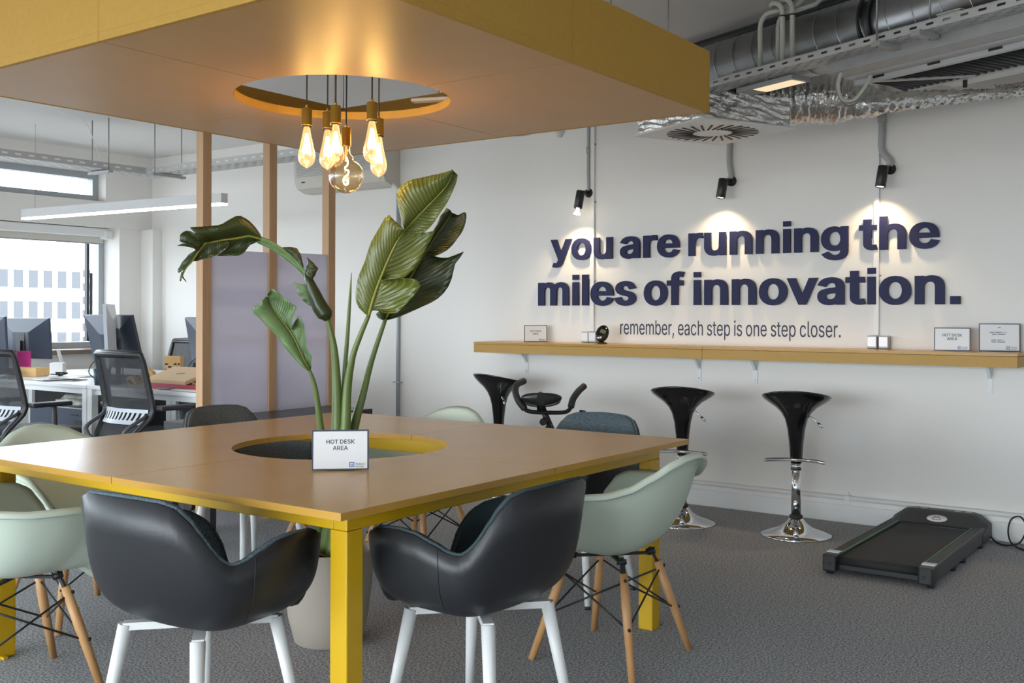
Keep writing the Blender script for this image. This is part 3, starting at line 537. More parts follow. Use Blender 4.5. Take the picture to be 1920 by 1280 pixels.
# ------------------------------------------------------------------ wall bar shelf
sh = thing('bar_shelf', 'long wooden bar shelf along the slogan wall', 'shelf', (0.028, YW, 1.041))
for x0, x1 in ((-1.776, -0.001), (0.001, 1.772)):
    p = MB(); p.b2((x0, -0.34, -0.016), (x1, 0, 0), 0.001); p.build('top_board', 'ply', sh)
    p = MB(); p.b2((x0, -0.339, -0.075), (x1, -0.318, -0.0175), 0.001); p.b2((x0, -0.318, -0.075), (x0 + 0.02, 0, -0.0175)) if x0 < -1 else p.b2((x1 - 0.02, -0.318, -0.075), (x1, 0, -0.0175))
    p.build('apron', 'mdf_edge', sh)
for k, x in enumerate((-1.52, -0.151, 0.236, 1.604)):
    near = ('below the end of the bar shelf nearest the exercise bike', 'under the bar shelf left of its middle seam', 'under the bar shelf right of its middle seam', 'below the end of the bar shelf above the treadmill')[k]
    br = thing('shelf_bracket', 'grey steel angle bracket ' + near, 'bracket', (x, YW, 0.966), 0, 'brackets under the bar shelf')
    p = MB(); p.b2((-0.015, -0.005, -0.16), (0.015, 0, 0.055), 0.002); p.build('wall_flange', 'bracket_metal', br)
    p = MB(); p.b2((-0.013, -0.24, 0.050), (0.013, -0.005, 0.0555)); p.build('shelf_flange', 'bracket_metal', br)
    p = MB(); p.bar((0, -0.004, -0.075), (0, -0.13, 0.052), 0.018, 0.012); p.build('brace', 'bracket_metal', br)
    p = MB(); p.tube([(0, -0.004, -0.14), (0, -0.008, -0.14)], 0.005); p.build('screw', 'rod', br)

# sockets on the shelf
def socket(x, label):
    t = thing('socket_box', label, 'socket', (x, YW, 1.041), 0, 'metal socket boxes on the bar shelf')
    p = MB(); p.b2((-0.029, -0.055, 0.001), (0.029, 0, 0.078), 0.006); p.build('body', 'alu', t)
    p = MB(); p.b2((-0.026, -0.060, 0.012), (0.026, -0.0545, 0.072), 0.003); p.build('flap', 'silver', t)
socket(-0.994, 'grey metal socket box under the conduit, the one farther from the black monitor')
socket(-0.934, 'grey metal socket box touching the black oval monitor')
socket(0.974, 'grey metal socket box under the trunking, nearer the small lettering')
socket(1.040, 'grey metal socket box under the trunking, nearer the paper signs')

# small A5 signs
def sign(name_label, loc, rz, lines, big=True, wd=0.178, ht=0.127, lean=0.06, logo=True, frame='sign_frame'):
    t = thing('tabletop_sign', name_label, 'sign', loc, rz, 'small framed paper signs')
    pn = bpy.data.objects.new('frame', None)
    R = Matrix.Rotation(-lean, 4, 'X')
    p = MB(); p.b2((-wd / 2, -0.002, 0.0), (wd / 2, 0.002, ht), 0.0008); fr = p.build('frame', frame, t); fr.rotation_euler = (-lean, 0, 0); fr.location = (0, 0, 0.0015)
    p = MB(); p.b2((-wd / 2 + 0.005, -0.0028, 0.005), (wd / 2 - 0.005, -0.0018, ht - 0.005)); pp = p.build('paper', 'paper', fr)
    p = MB(); p.bar((0, 0.002, 0.006), (0, 0.045, -0.0015 + 0.006), wd * 0.5, 0.003); p.bar((0, 0.0045 + ht * 0.7 * lean, ht * 0.7), (0, 0.044, 0.006), wd * 0.5, 0.002); p.build('easel_foot', frame, t)
    for txt, x, z, h, mcol in lines:
        T_ = GB if txt in ('HOT DESK', 'AREA') else GR; w_ = text_width(T_, txt); s = h / 0.50
        o = text_mesh('lettering', T_, txt, s, s, 0.0002, mcol, fr)
        o.rotation_euler = (PI / 2, 0, 0); o.location = (x * wd - w_ * s / 2, -0.0030, z * ht)
    if logo:
        p = MB(); x, z, u = 0.155 * wd, 0.075 * ht, 0.0155 * wd / 0.178
        for bx in ((0, 0, 0.14, 1), (0.86, 0, 1, 1), (0, 0.86, 1, 1), (0, 0, 1, 0.14), (0.3, 0.0, 0.42, 0.62), (0.3, 0.5, 0.72, 0.62), (0.60, 0.24, 0.72, 0.62)):
            p.b2((x + bx[0] * u, -0.0032, z + bx[1] * u), (x + bx[2] * u, -0.0027, z + bx[3] * u))
        p.build('logo', 'ink_blue', fr)
        for txt, zz in (('Fintech', 0.125), ('House', 0.065)):
            s = 0.0062 / 0.5 * wd / 0.178
            o = text_mesh('lettering', GR, txt, s, s, 0.0002, 'ink', fr)
            o.rotation_euler = (PI / 2, 0, 0); o.location = (0.265 * wd, -0.0030, zz * ht)
    return t
HD = [('HOT DESK', 0, 0.655, 0.0125, 'ink'), ('AREA', 0, 0.50, 0.0125, 'ink')]
sign('white HOT DESK AREA sign standing on the big table before the plant', (0.460, -0.463, 0.74), YAW + 0.14, HD)
HS = [('HOT DESK', 0, 0.62, 0.014, 'ink'), ('AREA', 0, 0.46, 0.014, 'ink')]
sign('white HOT DESK AREA sign on the shelf end above the first bracket', (-1.352, 3.27, 1.041), 0.75, [('HOT DESK', 0, 0.60, 0.011, 'ink'), ('AREA', 0, 0.44, 0.011, 'ink')], wd=0.165, ht=0.118)
sign('white HOT DESK AREA sign on the shelf beside the taller notice', (1.437, 3.262, 1.041), 0.2, HS, wd=0.185, ht=0.128)
sg = sign('tall white notice with small grey lines at the shelf end', (1.664, 3.335, 1.041), 0.28, [], wd=0.205, ht=0.152)
for z, segs in ((0.84, [(-.04, .03)]), (0.665, [(-.24, -.13), (-.11, .05), (.07, .10), (.14, .17)]), (0.60, [(-.18, -.07), (-.05, .14)]), (0.39, [(-.2, -.08), (-.06, .05), (.07, .1)]), (0.32, [(-.2, -.08), (-.06, .14)])):
    p = MB()
    for a, c in segs: p.b2((a * 0.205, -0.0032, z * 0.152), (c * 0.205, -0.0027, z * 0.152 + 0.0045))
    p.build('lettering', 'ink_grey', [c for c in sg.children if c.name.startswith('frame')][0])

# black oval exercise-bike display on the shelf
t = thing('fitness_display', 'black oval fitness display on a small foot on the shelf', 'display', (-0.775, 3.22, 1.041), 0.55)
p = MB(); p.lathe([(0, 0), (0.032, 0), (0.034, 0.006), (0.02, 0.012), (0, 0.013)]); p.build('foot', 'black_plastic', t)
p = MB(); p.tube([(0, 0, 0.006), (0.0, 0.005, 0.04)], 0.011); p.build('neck', 'black_plastic', t)
mx = Matrix.Translation((0, 0, 0.068)) @ Matrix.Rotation(0.35, 4, 'Y') @ Matrix.Rotation(PI / 2 - 0.25, 4, 'X') @ Matrix.Diagonal((0.72, 1.0, 1, 1))
p = MB(); p.lathe([(0, -0.022), (0.045, -0.020), (0.06, -0.004), (0.06, 0.006), (0.052, 0.014), (0, 0.016)], mx=mx); p.build('case', 'black_gloss', t)
p = MB(); p.bm.free(); p.bm = bmesh.new(); q = bmesh.new(); bmesh.ops.create_cube(q, size=1)
for v in q.verts: v.co = Vector((v.co.x * 0.052, v.co.y * 0.026, 0.0168 + v.co.z * 0.003)) + Vector((0, 0.012, 0))
p._merge(q, mx); p.build('lcd', 'lcd', t)
p = MB(); p.lathe([(0, 0.0165), (0.008, 0.0165), (0.008, 0.0195), (0, 0.0195)], mx=mx @ Matrix.Translation((0, -0.032, 0)), seg=16); p.build('button', 'silver', t)

# ------------------------------------------------------------------ trunking, conduits, spotlights
def trunk(x, label):
    b = MB(); b.b2((-0.016, -0.018, 0.0), (0.016, 0, CZ - 1.12), 0.003)
    o = b.build('cable_trunking', 'white_paint', None, (x, YW, 1.12)); tag(o, label, 'trunking', 'vertical cable trunking on the wall')
    for z in (0.35, 0.9, 1.3):
        c = MB(); c.tube([(0.018, -0.012, z), (0.026, -0.012, z)], 0.006); c.build('clip', 'rod', o)
trunk(-0.960, 'white cable trunking running down through the word you')
trunk(0.986, 'white cable trunking running down through the word the')
def spot(x, z, xc, label, glabel, power, exposed=False, r=0.017):
    c = MB(); c.tube(smooth_path([(xc, YW - 0.018, CZ), (xc, YW - 0.018, z + 0.32), (xc, YW - 0.018, z + 0.17), (x + 0.02, YW - 0.022, z + 0.10), (x + 0.018, YW - 0.026, z + 0.07)]), r, seg=12)
    o = c.build('lighting_conduit', 'conduit'); tag(o, glabel, 'conduit', 'grey conduits feeding the wall spotlights')
    k = MB(); k.tube([(xc, YW - 0.018, z + 0.33), (xc, YW - 0.018, z + 0.375)], r + 0.005); k.build('coupling', 'conduit', o)
    t = thing('wall_spotlight', label, 'spotlight', (x, YW, z), 0, 'black spotlights over the slogan')
    m = MB(); m.lathe([(0, 0), (0.032, 0), (0.032, 0.02), (0, 0.02)], (0.018, 0, 0.055), mx=Matrix.Rotation(PI / 2, 4, 'X')); m.build('wall_rose', 'black_metal', t)
    m = MB(); m.tube([(0.018, -0.02, 0.055), (0.014, -0.08, 0.055), (0.008, -0.102, 0.04)], 0.012); m.build('arm', 'black_metal', t)
    ax = Vector((-0.10, -0.16, -1)).normalized(); q = (-ax).to_track_quat('Z', 'Y').to_matrix().to_4x4()
    mx = Matrix.Translation((0.0, -0.112, 0.0)) @ q
    m = MB(); m.lathe([(0, 0.062), (0.028, 0.062), (0.030, 0.058), (0.030, -0.058), (0.026, -0.062), (0.024, -0.045), (0, -0.045)], mx=mx); m.build('barrel', 'black_metal', t)
    if exposed:
        m = MB(); m.lathe([(0.010, -0.045), (0.010, -0.075), (0.024, -0.100), (0.024, -0.104), (0, -0.104)], mx=mx); m.build('bulb', 'spot_lens', t)
    else:
        m = MB(); m.lathe([(0, -0.052), (0.023, -0.052), (0.023, -0.056), (0, -0.056)], mx=mx); m.build('lens', 'spot_lens', t)
    l = bpy.data.lights.new('spot_lamp', 'SPOT'); l.energy = power; l.color = (1.0, 0.74, 0.44); l.spot_size = math.radians(118); l.spot_blend = 0.75; l.shadow_soft_size = 0.022
    lo = bpy.data.objects.new('spot_lamp', l); COL.objects.link(lo); lo.parent = t
    lo.matrix_local = Matrix.Translation(Vector((0, -0.112, 0)) + ax * (0.115 if exposed else 0.066)) @ (-(ax + Vector((0, 0.24, 0)))).to_track_quat('Z', 'Y').to_matrix().to_4x4()
SPOTW = 13.0
spot(-1.005, 2.03, -0.990, 'black wall spotlight with a protruding bulb, over the word you', 'grey conduit down to the spotlight over the word you', SPOTW, True, 0.012)
spot(0.055, 2.035, 0.062, 'black wall spotlight below the ceiling diffuser, over the word running', 'grey conduit down to the spotlight under the diffuser', SPOTW)
spot(1.045, 2.035, 1.018, 'black wall spotlight over the word the', 'grey conduit down to the spotlight over the word the', SPOTW, False, 0.020)

# heating pipe above the baseboard
b = MB(); b.tube([(-5.9, YW - 0.028, 0.150), (XR - 0.02, YW - 0.028, 0.150)], 0.014, seg=12)
o = tag(b.build('heating_pipe', 'white_paint'), 'white heating pipe running along the wall above the baseboard', 'pipe')
for x in (-0.6, 0.827, 2.4):
    b = MB(); b.tube([(x, YW, 0.150), (x, YW - 0.048, 0.150)], 0.017); b.tube([(x, YW - 0.02, 0.15), (x, YW - 0.01, 0.185)], 0.004); b.build('pipe_clip', 'white_paint', o)
# drain pipe right of the air conditioner
b = MB(); b.tube([(-2.762, YW - 0.018, 0.0), (-2.762, YW - 0.018, 2.2)], 0.015, seg=12)
o = tag(b.build('drain_pipe', 'alu'), 'grey vertical drain pipe below the air conditioner', 'pipe')
b = MB(); b.b2((-2.80, YW - 0.036, 0.69), (-2.724, YW, 0.70)); b.build('pipe_clip', 'conduit', o)

# wall air conditioner
t = thing('air_conditioner', 'ivory wall air conditioner high beyond the hanging bulbs', 'air conditioner', (-3.26, YW, 2.25))
pr = [(0, 0.0), (0, 0.30), (-0.17, 0.30), (-0.205, 0.26), (-0.205, 0.10), (-0.17, 0.03), (-0.09, 0.0)]
b = MB(); b.prism(pr, -0.5, 0.5, 'X'); b.build('body', 'ac', t)
b = MB()
for i in range(12): b.b2((-0.47, -0.2075, 0.125 + i * 0.0125), (0.36, -0.204, 0.130 + i * 0.0125))
o = b.build('grille', 'conduit', t); o['kind'] = 'stuff'
b = MB(); b.bar((0, -0.195, 0.082), (0, -0.178, 0.040), 0.9, 0.004); b.build('louver', 'ac', t)
b = MB(); b.b2((-0.42, -0.199, 0.075), (-0.38, -0.194, 0.085)); b.build('indicator', 'black_plastic', t)
b = MB(); b.b2((0.36, -0.2065, 0.19), (0.44, -0.2045, 0.265)); b.build('sticker', 'pvc', t)
b = MB(); b.tube(smooth_path([(0.48, -0.08, 0.02), (0.53, -0.06, -0.03), (0.56, -0.03, -0.08), (0.56, -0.02, -0.16)]), 0.018); b.build('drain_hose', 'cable_white', t)
# ================================================================== ceiling services
# services run in a line turned a little off the wall: SU along, SV across (towards the wall)
SA = -math.radians(22.5)
SU = Vector((math.cos(SA), math.sin(SA), 0)); SV = Vector((-math.sin(SA), math.cos(SA), 0))
def sp(o, u, v, z): return Vector((o[0], o[1], z)) + SU * u + SV * v
O = (1.10, 1.68)
def perforated_tray(name, label, origin, rz, L, W, H, pitch, m='tray'):
    """cable tray: base and two flanges, slots cut through as real gaps"""
    t = thing(name, label, 'cable tray', origin, rz, 'perforated cable trays')
    b = MB(); n = int(L / pitch)
    # flange with a row of slots: strips above and below plus bridges
    for y in (0, W):
        b.b2((0, y - 0.0008, 0), (L, y + 0.0008, H * 0.38)); b.b2((0, y - 0.0008, H * 0.66), (L, y + 0.0008, H))
        for i in range(n + 1): b.b2((i * pitch, y - 0.0008, H * 0.38), (min(L, i * pitch + pitch * 0.55), y + 0.0008, H * 0.66))
        b.b2((0, y - 0.004, H - 0.002), (L, y + 0.004, H))
    b.build('flanges', m, t)
    b = MB(); rows = 5; rw = W / rows
    for k in range(rows + 1): b.b2((0, max(0, k * rw - rw * 0.32), -0.0008), (L, min(W, k * rw + rw * 0.32), 0.0008))
    for k in range(rows):
        for i in range(n + 1):
            x = i * pitch + (pitch * 0.5 if k % 2 else 0)
            if x < L: b.b2((x, k * rw + rw * 0.3, -0.0008), (min(L, x + pitch * 0.5), (k + 1) * rw - rw * 0.3, 0.0008))
    b.build('base', m, t)
    b = MB()
    for k in range(4): b.tube([(0.02, W * (0.2 + 0.17 * k), 0.008), (L * 0.5, W * (0.25 + 0.15 * k), 0.009), (L - 0.02, W * (0.2 + 0.17 * k), 0.008)], 0.006, seg=6)
    o = b.build('cables', 'cable', t); o['kind'] = 'stuff'
    return t
p0 = sp((0.606, 1.892), -0.22, 0.0, 2.35)
perforated_tray('cable_tray', 'perforated zinc cable tray under the round duct', p0, SA, 3.1, 0.12, 0.034, 0.075)
# suspension rods and cross bar of that tray
def hanger(label, c, rz, W, rod_tops, m='rod'):
    t = thing('tray_hanger', label, 'hanger', c, rz, 'threaded rod hangers')
    b = MB(); b.b2((-0.02, -0.03, -0.022), (0.02, W + 0.03, -0.002)); b.build('cross_bar', 'galv_dull', t)
    for y in rod_tops:
        b = MB(); b.tube([(0, y, -0.03), (0, y, CZ - c[2])], 0.004, seg=8); b.build('rod', m, t)
hanger('rod hanger with a flat bar carrying the tray below the duct clamp', sp((0.606, 1.892), 1.03, 0.0, 2.35), SA, 0.12, (-0.02,))

hanger('single threaded rod on the tray beside the beige junction box', sp((0.606, 1.892), 1.22, 0.0, 2.35), SA, 0.06, (0.06,))
# spiral duct
dc = [sp((0.606, 1.892), -0.30, 0.29, 2.512), sp((0.606, 1.892), 3.2, 0.29, 2.512)]
dt = thing('spiral_duct', 'round galvanised spiral duct under the ceiling', 'duct', dc[0], SA)
L = (dc[1] - dc[0]).length
b = MB(); b.tube([(0, 0, 0), (L, 0, 0)], 0.145, seg=48); b.build('tube', 'galv', dt)
b = MB(); pts = []
N = int(L / 0.13)
for i in range(N * 24):
    a = 2 * PI * i / 24; pts.append((0.13 * i / 24, 0.1455 * math.cos(a), 0.1455 * math.sin(a)))
b.tube(pts, 0.0022, seg=5); b.build('spiral_seam', 'galv', dt)
for u in (1.10,):
    b = MB(); b.tube(arc((u, 0, 0), 0.150, 0, 2 * PI, 40, 'YZ')[:-1], 0.012, seg=8, closed=True, flat=0.5); b.tube(arc((u + 0.05, 0, 0), 0.150, 0, 2 * PI, 40, 'YZ')[:-1], 0.007, seg=8, closed=True); b.build('clamp', 'black_plastic', dt)
    b = MB(); b.tube([(u + 0.09, 0.12, 0.08), (u + 0.09, 0.12, 0.295)], 0.004); b.tube([(u + 0.09, -0.12, 0.08), (u + 0.09, -0.12, 0.295)], 0.004); b.build('rod', 'galv_dull', dt)

# black pipes and cables behind the duct
for k, (v, z, r, lab) in enumerate(((0.365, 2.706, 0.025, 'thick black insulated pipe behind the round duct'), (0.425, 2.716, 0.020, 'thin black insulated pipe close under the ceiling'))):
    b = MB(); b.tube([sp((0.606, 1.892), -0.95, v, z), sp((0.606, 1.892), 3.2, v, z)], r, seg=10)
    tag(b.build('insulated_pipe', 'cable'), lab, 'pipe', 'black insulated pipes')

# white conduit bends dropping from the ceiling onto the tray
for k, (u, v, zt, lab) in enumerate(((0.33, 0.03, 2.66, 'white conduit drop with a green wire at its end'), (0.385, 0.09, 2.66, 'second white conduit drop from the green wire'), (0.46, 0.04, 2.70, 'white conduit drop with black ties'), (0.50, 0.06, 2.71, 'white conduit drop farthest from the green wire'))):
    a = sp((0.606, 1.892), u, v, 2.375)
    b = MB(); tp = Vector((a.x, a.y, zt))
    bend = [a, Vector((a.x, a.y, zt - 0.09))] + [Vector((a.x, a.y, zt - 0.09)) + SU * (0.06 * (1 - math.cos(x)) * (1 if k < 2 else -1)) + Vector((0, 0, 0.06 * math.sin(x))) for x in (0.4, 0.8, 1.2, PI / 2)]
    e = bend[-1]; bend += [e + SU * (0.03 if k < 2 else -0.03) + SV * 0.02, e + SU * (0.07 if k < 2 else -0.10) + SV * 0.10 + Vector((0, 0, 0.03)), e + SU * (0.08 if k < 2 else -0.12) + SV * 0.2 + Vector((0, 0, CZ - e.z - 0.001))]
    b.tube(bend, 0.0115, seg=10)
    o = tag(b.build('conduit_drop', 'pvc'), lab, 'conduit', 'white conduit drops by the duct')
    if k == 0:
        b = MB(); b.tube(smooth_path([a, a + SU * 0.01 - Vector((0, 0, 0.02)), a + SU * 0.03 - Vector((0, 0, 0.008))]), 0.005); b.build('green_wire', 'tm_green', o)
    if k >= 2:
        b = MB(); b.tube([a + Vector((0, 0, 0.22)), a + Vector((0, 0, 0.226))], 0.0135); b.build('tie', 'cable', o)

# LED work light lying under the tray
lt = thing('tray_light', 'small rectangular lit light fitting under the cable tray', 'light fitting', sp((0.606, 1.892), 0.10, 0.16, 2.32), SA)
b = MB(); b.b2((0, -0.06, 0), (0.36, 0.06, 0.022), 0.003); b.build('housing', 'galv_dull', lt)
b = MB(); b.b2((0.10, -0.045, -0.002), (0.345, 0.045, 0.0)); b.build('diffuser', 'led_warm', lt)
b = MB(); b.bar((0.2, -0.03, 0.022), (0.2, -0.06, 0.032), 0.02, 0.02); b.build('clip', 'galv_dull', lt)
# junction box on the tray
for u, lab, lx in ((0.02, 'small beige junction box on the tray near the canopy', 0.06), (1.20, 'beige junction box on the tray beside the hanger rods', 0.10)):
    jb = thing('junction_box', lab, 'junction box', sp((0.606, 1.892), u + 0.08, 0.05, 2.352), SA, 'junction boxes on the cable tray')
    b = MB(); b.b2((0, -0.03, 0), (lx, 0.03, 0.045), 0.004); b.build('box', 'pvc', jb)
    b = MB(); b.b2((-0.002, -0.032, 0.045), (lx + 0.002, 0.032, 0.052), 0.002); b.build('lid', 'pvc', jb)

# rectangular duct and fan coil with ribbed underside
fd = thing('rectangular_duct', 'flat grey rectangular duct beside the cable tray', 'duct', (1.262, 1.747, 2.30), SA)
b = MB(); b.b2((0, -0.01, 0.0), (2.4, 0.16, 0.060), 0.004); b.build('casing', 'galv_dull', fd)
b = MB(); b.b2((-0.004, 0.17, -0.025), (2.6, 0.20, 0.012)); b.b2((0, 0.10, -0.004), (2.6, 0.18, 0.0)); b.build('rail', 'tray', fd)
b = MB()
for i in range(9): b.b2((0.1 + 0.28 * i, 0.168, -0.014), (0.16 + 0.28 * i, 0.171, 0.004))
o = b.build('rail_slots', 'cable', fd)
fc = thing('fan_coil', 'dark ribbed underside of the ceiling fan coil', 'fan coil', sp((1.262, 1.747), 0.02, 0.205, 2.295), SA)
b = MB(); b.b2((0, 0.0, 0.0), (2.4, 0.30, 0.06)); b.build('body', 'black_plastic', fc)
b = MB()
for i in range(70): b.tube([(0.02 + i * 0.034, 0.01, -0.003), (0.035 + i * 0.034, 0.295, -0.003)], 0.008, seg=6)
o = b.build('ribs', 'cable', fc); o['kind'] = 'stuff'
b = MB(); b.b2((0.02, 0.30, -0.012), (2.4, 0.32, 0.06)); b.build('lip', 'tray', fc)
for u in (0.28, 0.62, 0.98):
    b = MB(); b.b2((u, 0.318, -0.045), (u + 0.016, 0.328, 0.05)); b.build('strap', 'cable', fc)
b = MB(); b.bar((0.02, -0.02, -0.01), (0.36, 0.29, -0.012), 0.03, 0.006); b.build('bracket', 'galv_dull', fc)
# pale bulkhead over the foil duct
b = MB(); b.b2((0, 0.0, 0), (2.6, 0.12, 0.10)); o = b.build('duct_boxing', 'wall', None, sp((1.262, 1.747), 0.14, 0.56, 2.30), (0, 0, SA)); tag(o, 'pale plaster boxing above the foil duct near the wall', 'boxing')

# foil flexible ducts
def flex(name, label, pts, r, amp, seed):
    rnd = random.Random(seed); P = smooth_path(pts, 16)
    b = MB(); seg = 28; rings = []
    n = len(P); R = []
    for i in range(n):
        rr = r(i / (n - 1)) if callable(r) else r
        R.append(rr * (1 + amp * math.sin(i * 1.9) + rnd.uniform(-amp, amp) * 0.7))
    b.tube(P, R, seg=seg)
    for v in b.bm.verts: v.co += Vector((rnd.uniform(-1, 1), rnd.uniform(-1, 1), rnd.uniform(-1, 1))) * 0.006
    o = b.build(name, 'foil'); return tag(o, label, 'duct', 'crumpled foil flexible ducts')
flex('flexible_duct', 'fat crumpled foil duct bending into the ceiling diffuser', [at(1365, 203, 5.70), at(1420, 192, 5.68), at(1480, 182, 5.66), at(1545, 182, 5.62), at(1600, 188, 5.58), at(1650, 195, 5.56)], lambda t: 0.128 + 0.02 * math.sin(PI * min(1, t * 1.3)) - 0.06 * max(0, t - 0.7) / 0.3, 0.05, 3)
flex('flexible_duct', 'thin crumpled foil duct running along the top of the wall', [at(1600, 198, 5.42), at(1680, 190, 5.4), at(1760, 184, 5.4), at(1840, 178, 5.4), at(1905, 172, 5.4), at(1990, 160, 5.4)], lambda t: 0.062 - 0.035 * min(1, t * 1.6), 0.06, 5)
flex('flexible_duct', 'short foil sleeve at the end of the wall-top duct', [at(1866, 172, 5.5), at(1900, 168, 5.5), at(1950, 160, 5.5), at(2010, 148, 5.5)], 0.032, 0.05, 8)

# swirl diffuser with foil plenum
DF = thing('ceiling_diffuser', 'square white swirl diffuser with a foil box above it', 'diffuser', (0.455, 2.285, 2.2), -math.radians(26))
b = MB(); b.b2((-0.30, -0.30, 0), (0.30, 0.30, 0.012), 0.003); b.build('face_plate', 'white_metal', DF)
b = MB()
for i in range(28):
    a = 2 * PI * i / 28; c, s = math.cos(a), math.sin(a); r0, r1 = 0.105, 0.235
    dx = 0.05
    p1 = Vector((c * r0 - s * dx * 0, s * r0 + c * dx * 0, -0.0015)); p2 = Vector((c * r1 - s * dx, s * r1 + c * dx, -0.0015))
    b.bar(p1, p2, 0.010, 0.003)
o = b.build('slots', 'cable', DF); o['kind'] = 'stuff'
b = MB(); t_ = bmesh.new(); bmesh.ops.create_cube(t_, size=1)
for v in t_.verts: v.co = Vector((v.co.x * 0.56, v.co.y * 0.56, 0.085 + v.co.z * 0.145))
bmesh.ops.subdivide_edges(t_, edges=t_.edges[:], cuts=10, use_grid_fill=True)
rr = random.Random(4)
for v in t_.verts: v.co += Vector((rr.uniform(-1, 1), rr.uniform(-1, 1), rr.uniform(-1, 1))) * 0.005
b._merge(t_, Matrix.Identity(4)); b.build('plenum', 'foil', DF)
b = MB()
for x, y in ((-0.24, 0.24),): b.tube([(x, y, 0.15), (x, y, CZ - 2.2)], 0.003)
b.build('hanger_wires', 'rod', DF)

# grey cables looping below the duct
for k, (pts, r, m, lab) in enumerate(((((1582, 118, 4.55), (1572, 160, 4.6), (1580, 186, 4.62), (1602, 186, 4.62), (1622, 162, 4.6), (1634, 140, 4.55)), 0.008, 'pvc', 'pale cable looping down beside the foil duct'), (((1578, 128, 4.6), (1570, 165, 4.66), (1585, 193, 4.68), (1606, 190, 4.66), (1628, 158, 4.62)), 0.010, 'rod', 'dark grey cable looping down beside the foil duct'))):
    b = MB(); b.tube(smooth_path([at(*p) for p in pts], 8), r, seg=8); tag(b.build('cable_loop', m), lab, 'cable', 'looped cables below the duct')
b = MB(); b.tube([at(1590, 116, 4.58), at(1645, 142, 4.72), at(1700, 162, 4.85)], 0.012, seg=8, flat=2.2); tag(b.build('black_duct_strap', 'cable'), 'black flat strap running from the loops towards the fan coil', 'strap')

# small things behind the canopy edge
t = thing('ring_downlight', 'grey ring downlight peeping out behind the canopy edge', 'downlight', (-0.95, 2.45, 2.36))
b = MB(); b.lathe([(0.085, 0.0), (0.10, 0.0), (0.105, 0.03), (0.08, 0.06), (0.07, 0.06), (0.085, 0.0)]); b.build('ring', 'conduit', t)
b = MB(); b.lathe([(0, 0.058), (0.072, 0.055), (0.084, 0.006)]); b.build('reflector', 'brass', t)
b = MB(); b.b2((-0.02, 0.0, 0.05), (0.02, 0.01, CZ - 2.36)); b.bar((-0.1, 0, 0.03), (-0.3, 0.02, 0.04), 0.03, 0.012); b.build('bracket', 'rod', t)
t = thing('motion_sensor', 'small white round sensor behind the canopy edge', 'sensor', (-0.78, 2.7, 2.355))
b = MB(); b.lathe([(0, 0), (0.018, 0.002), (0.024, 0.02), (0.034, 0.03), (0.036, 0.07), (0, 0.07)], seg=24); b.build('housing', 'white_metal', t)
b = MB(); b.tube([(0, 0, 0.07), (0, 0, CZ - 2.355)], 0.01); b.build('stem', 'white_metal', t)

# window-side trays, their hangers and the linear pendant
perforated_tray('cable_tray', 'perforated grey cable tray running along the window side', (-4.42, -2.2, 2.35), PI / 2, 4.43, 0.20, 0.05, 0.10)
perforated_tray('cable_tray', 'perforated grey cable tray running towards the air conditioner', (-4.62, 2.24, 2.35), 0, 2.25, 0.20, 0.05, 0.10)
hanger('rod hanger on the tray to the air conditioner, by the first post', (-4.26, 2.20, 2.345), 0.0, 0.25, (0.0, 0.25))
hanger('pair of rods holding the window-side tray near its corner', (-4.64, 1.90, 2.345), -PI / 2, 0.22, (0.0, 0.22))
b = MB(); b.tube(smooth_path([(-4.3, 1.4, CZ), (-4.28, 1.42, 2.7), (-4.10, 1.5, 2.62), (-4.05, 1.55, 2.45), (-4.10, 1.62, 2.38)]), 0.003, seg=6); tag(b.build('ceiling_cable', 'cable_white'), 'thin white cable hanging in a curve from the ceiling', 'cable')
lp = thing('linear_pendant', 'white linear lamp hanging over the desks', 'lamp', (-4.16, 1.80, 2.0), 0.075)
b = MB(); b.b2((-1.14, -0.03, 0.004), (1.14, 0.03, 0.072), 0.002); b.build('housing', 'lamp_shell', lp)
b = MB(); b.b2((-1.138, -0.029, -0.009), (1.138, 0.029, 0.0035)); b.build('diffuser', 'led', lp)
for x in (-1.0, 1.0):
    b = MB(); b.tube([(x, 0, 0.07), (x, 0, CZ - 2.0)], 0.0015, seg=6); b.build('wire', 'rod', lp)
# ================================================================== big square table
TS, TH, HR = 0.9685, 0.74, 0.40
def quarter(qx, qy, s, r, g):
    """one of four square panels with a quarter of the round hole cut out"""
    e = math.sqrt(r * r - g * g); a0 = math.asin(g / r)
    P = [(e, g), (s, g), (s, s), (g, s), (g, e)]
    n = 22
    for i in range(1, n):
        a = (PI / 2 - a0) + (2 * a0 - PI / 2) * i / n
        P.append((r * math.cos(a), r * math.sin(a)))
    P = [(x * qx, y * qy) for x, y in P]
    return P if qx * qy > 0 else P[::-1]
tb = thing('meeting_table', 'big square wooden table with a round hole and yellow steel legs', 'table', (0, 0, 0))
for qx in (-1, 1):
    for qy in (-1, 1):
        b = MB(); b.prism(quarter(qx, qy, TS, HR, 0.0016), TH - 0.020, TH); b.build('tabletop_panel', 'ply', tb)
ix, iy = TS - 0.078, TS - 0.10
zt, zb = TH - 0.020, TH - 0.072
for sx in (-1, 1):
    b = MB(); b.b2((sx * ix - sx * 0.05, -iy, zb), (sx * ix, iy, zt), 0.003); b.build('apron', 'yellow', tb)
for sy in (-1, 1):
    b = MB(); b.b2((-ix + 0.0505, sy * iy - sy * 0.05, zb), (ix - 0.0505, sy * iy, zt), 0.003); b.build('apron', 'yellow', tb)
    b = MB(); b.b2((-ix + 0.0505, sy * 0.435 - 0.025, zb), (ix - 0.0505, sy * 0.435 + 0.025, zt), 0.003); b.build('crossbeam', 'yellow', tb)
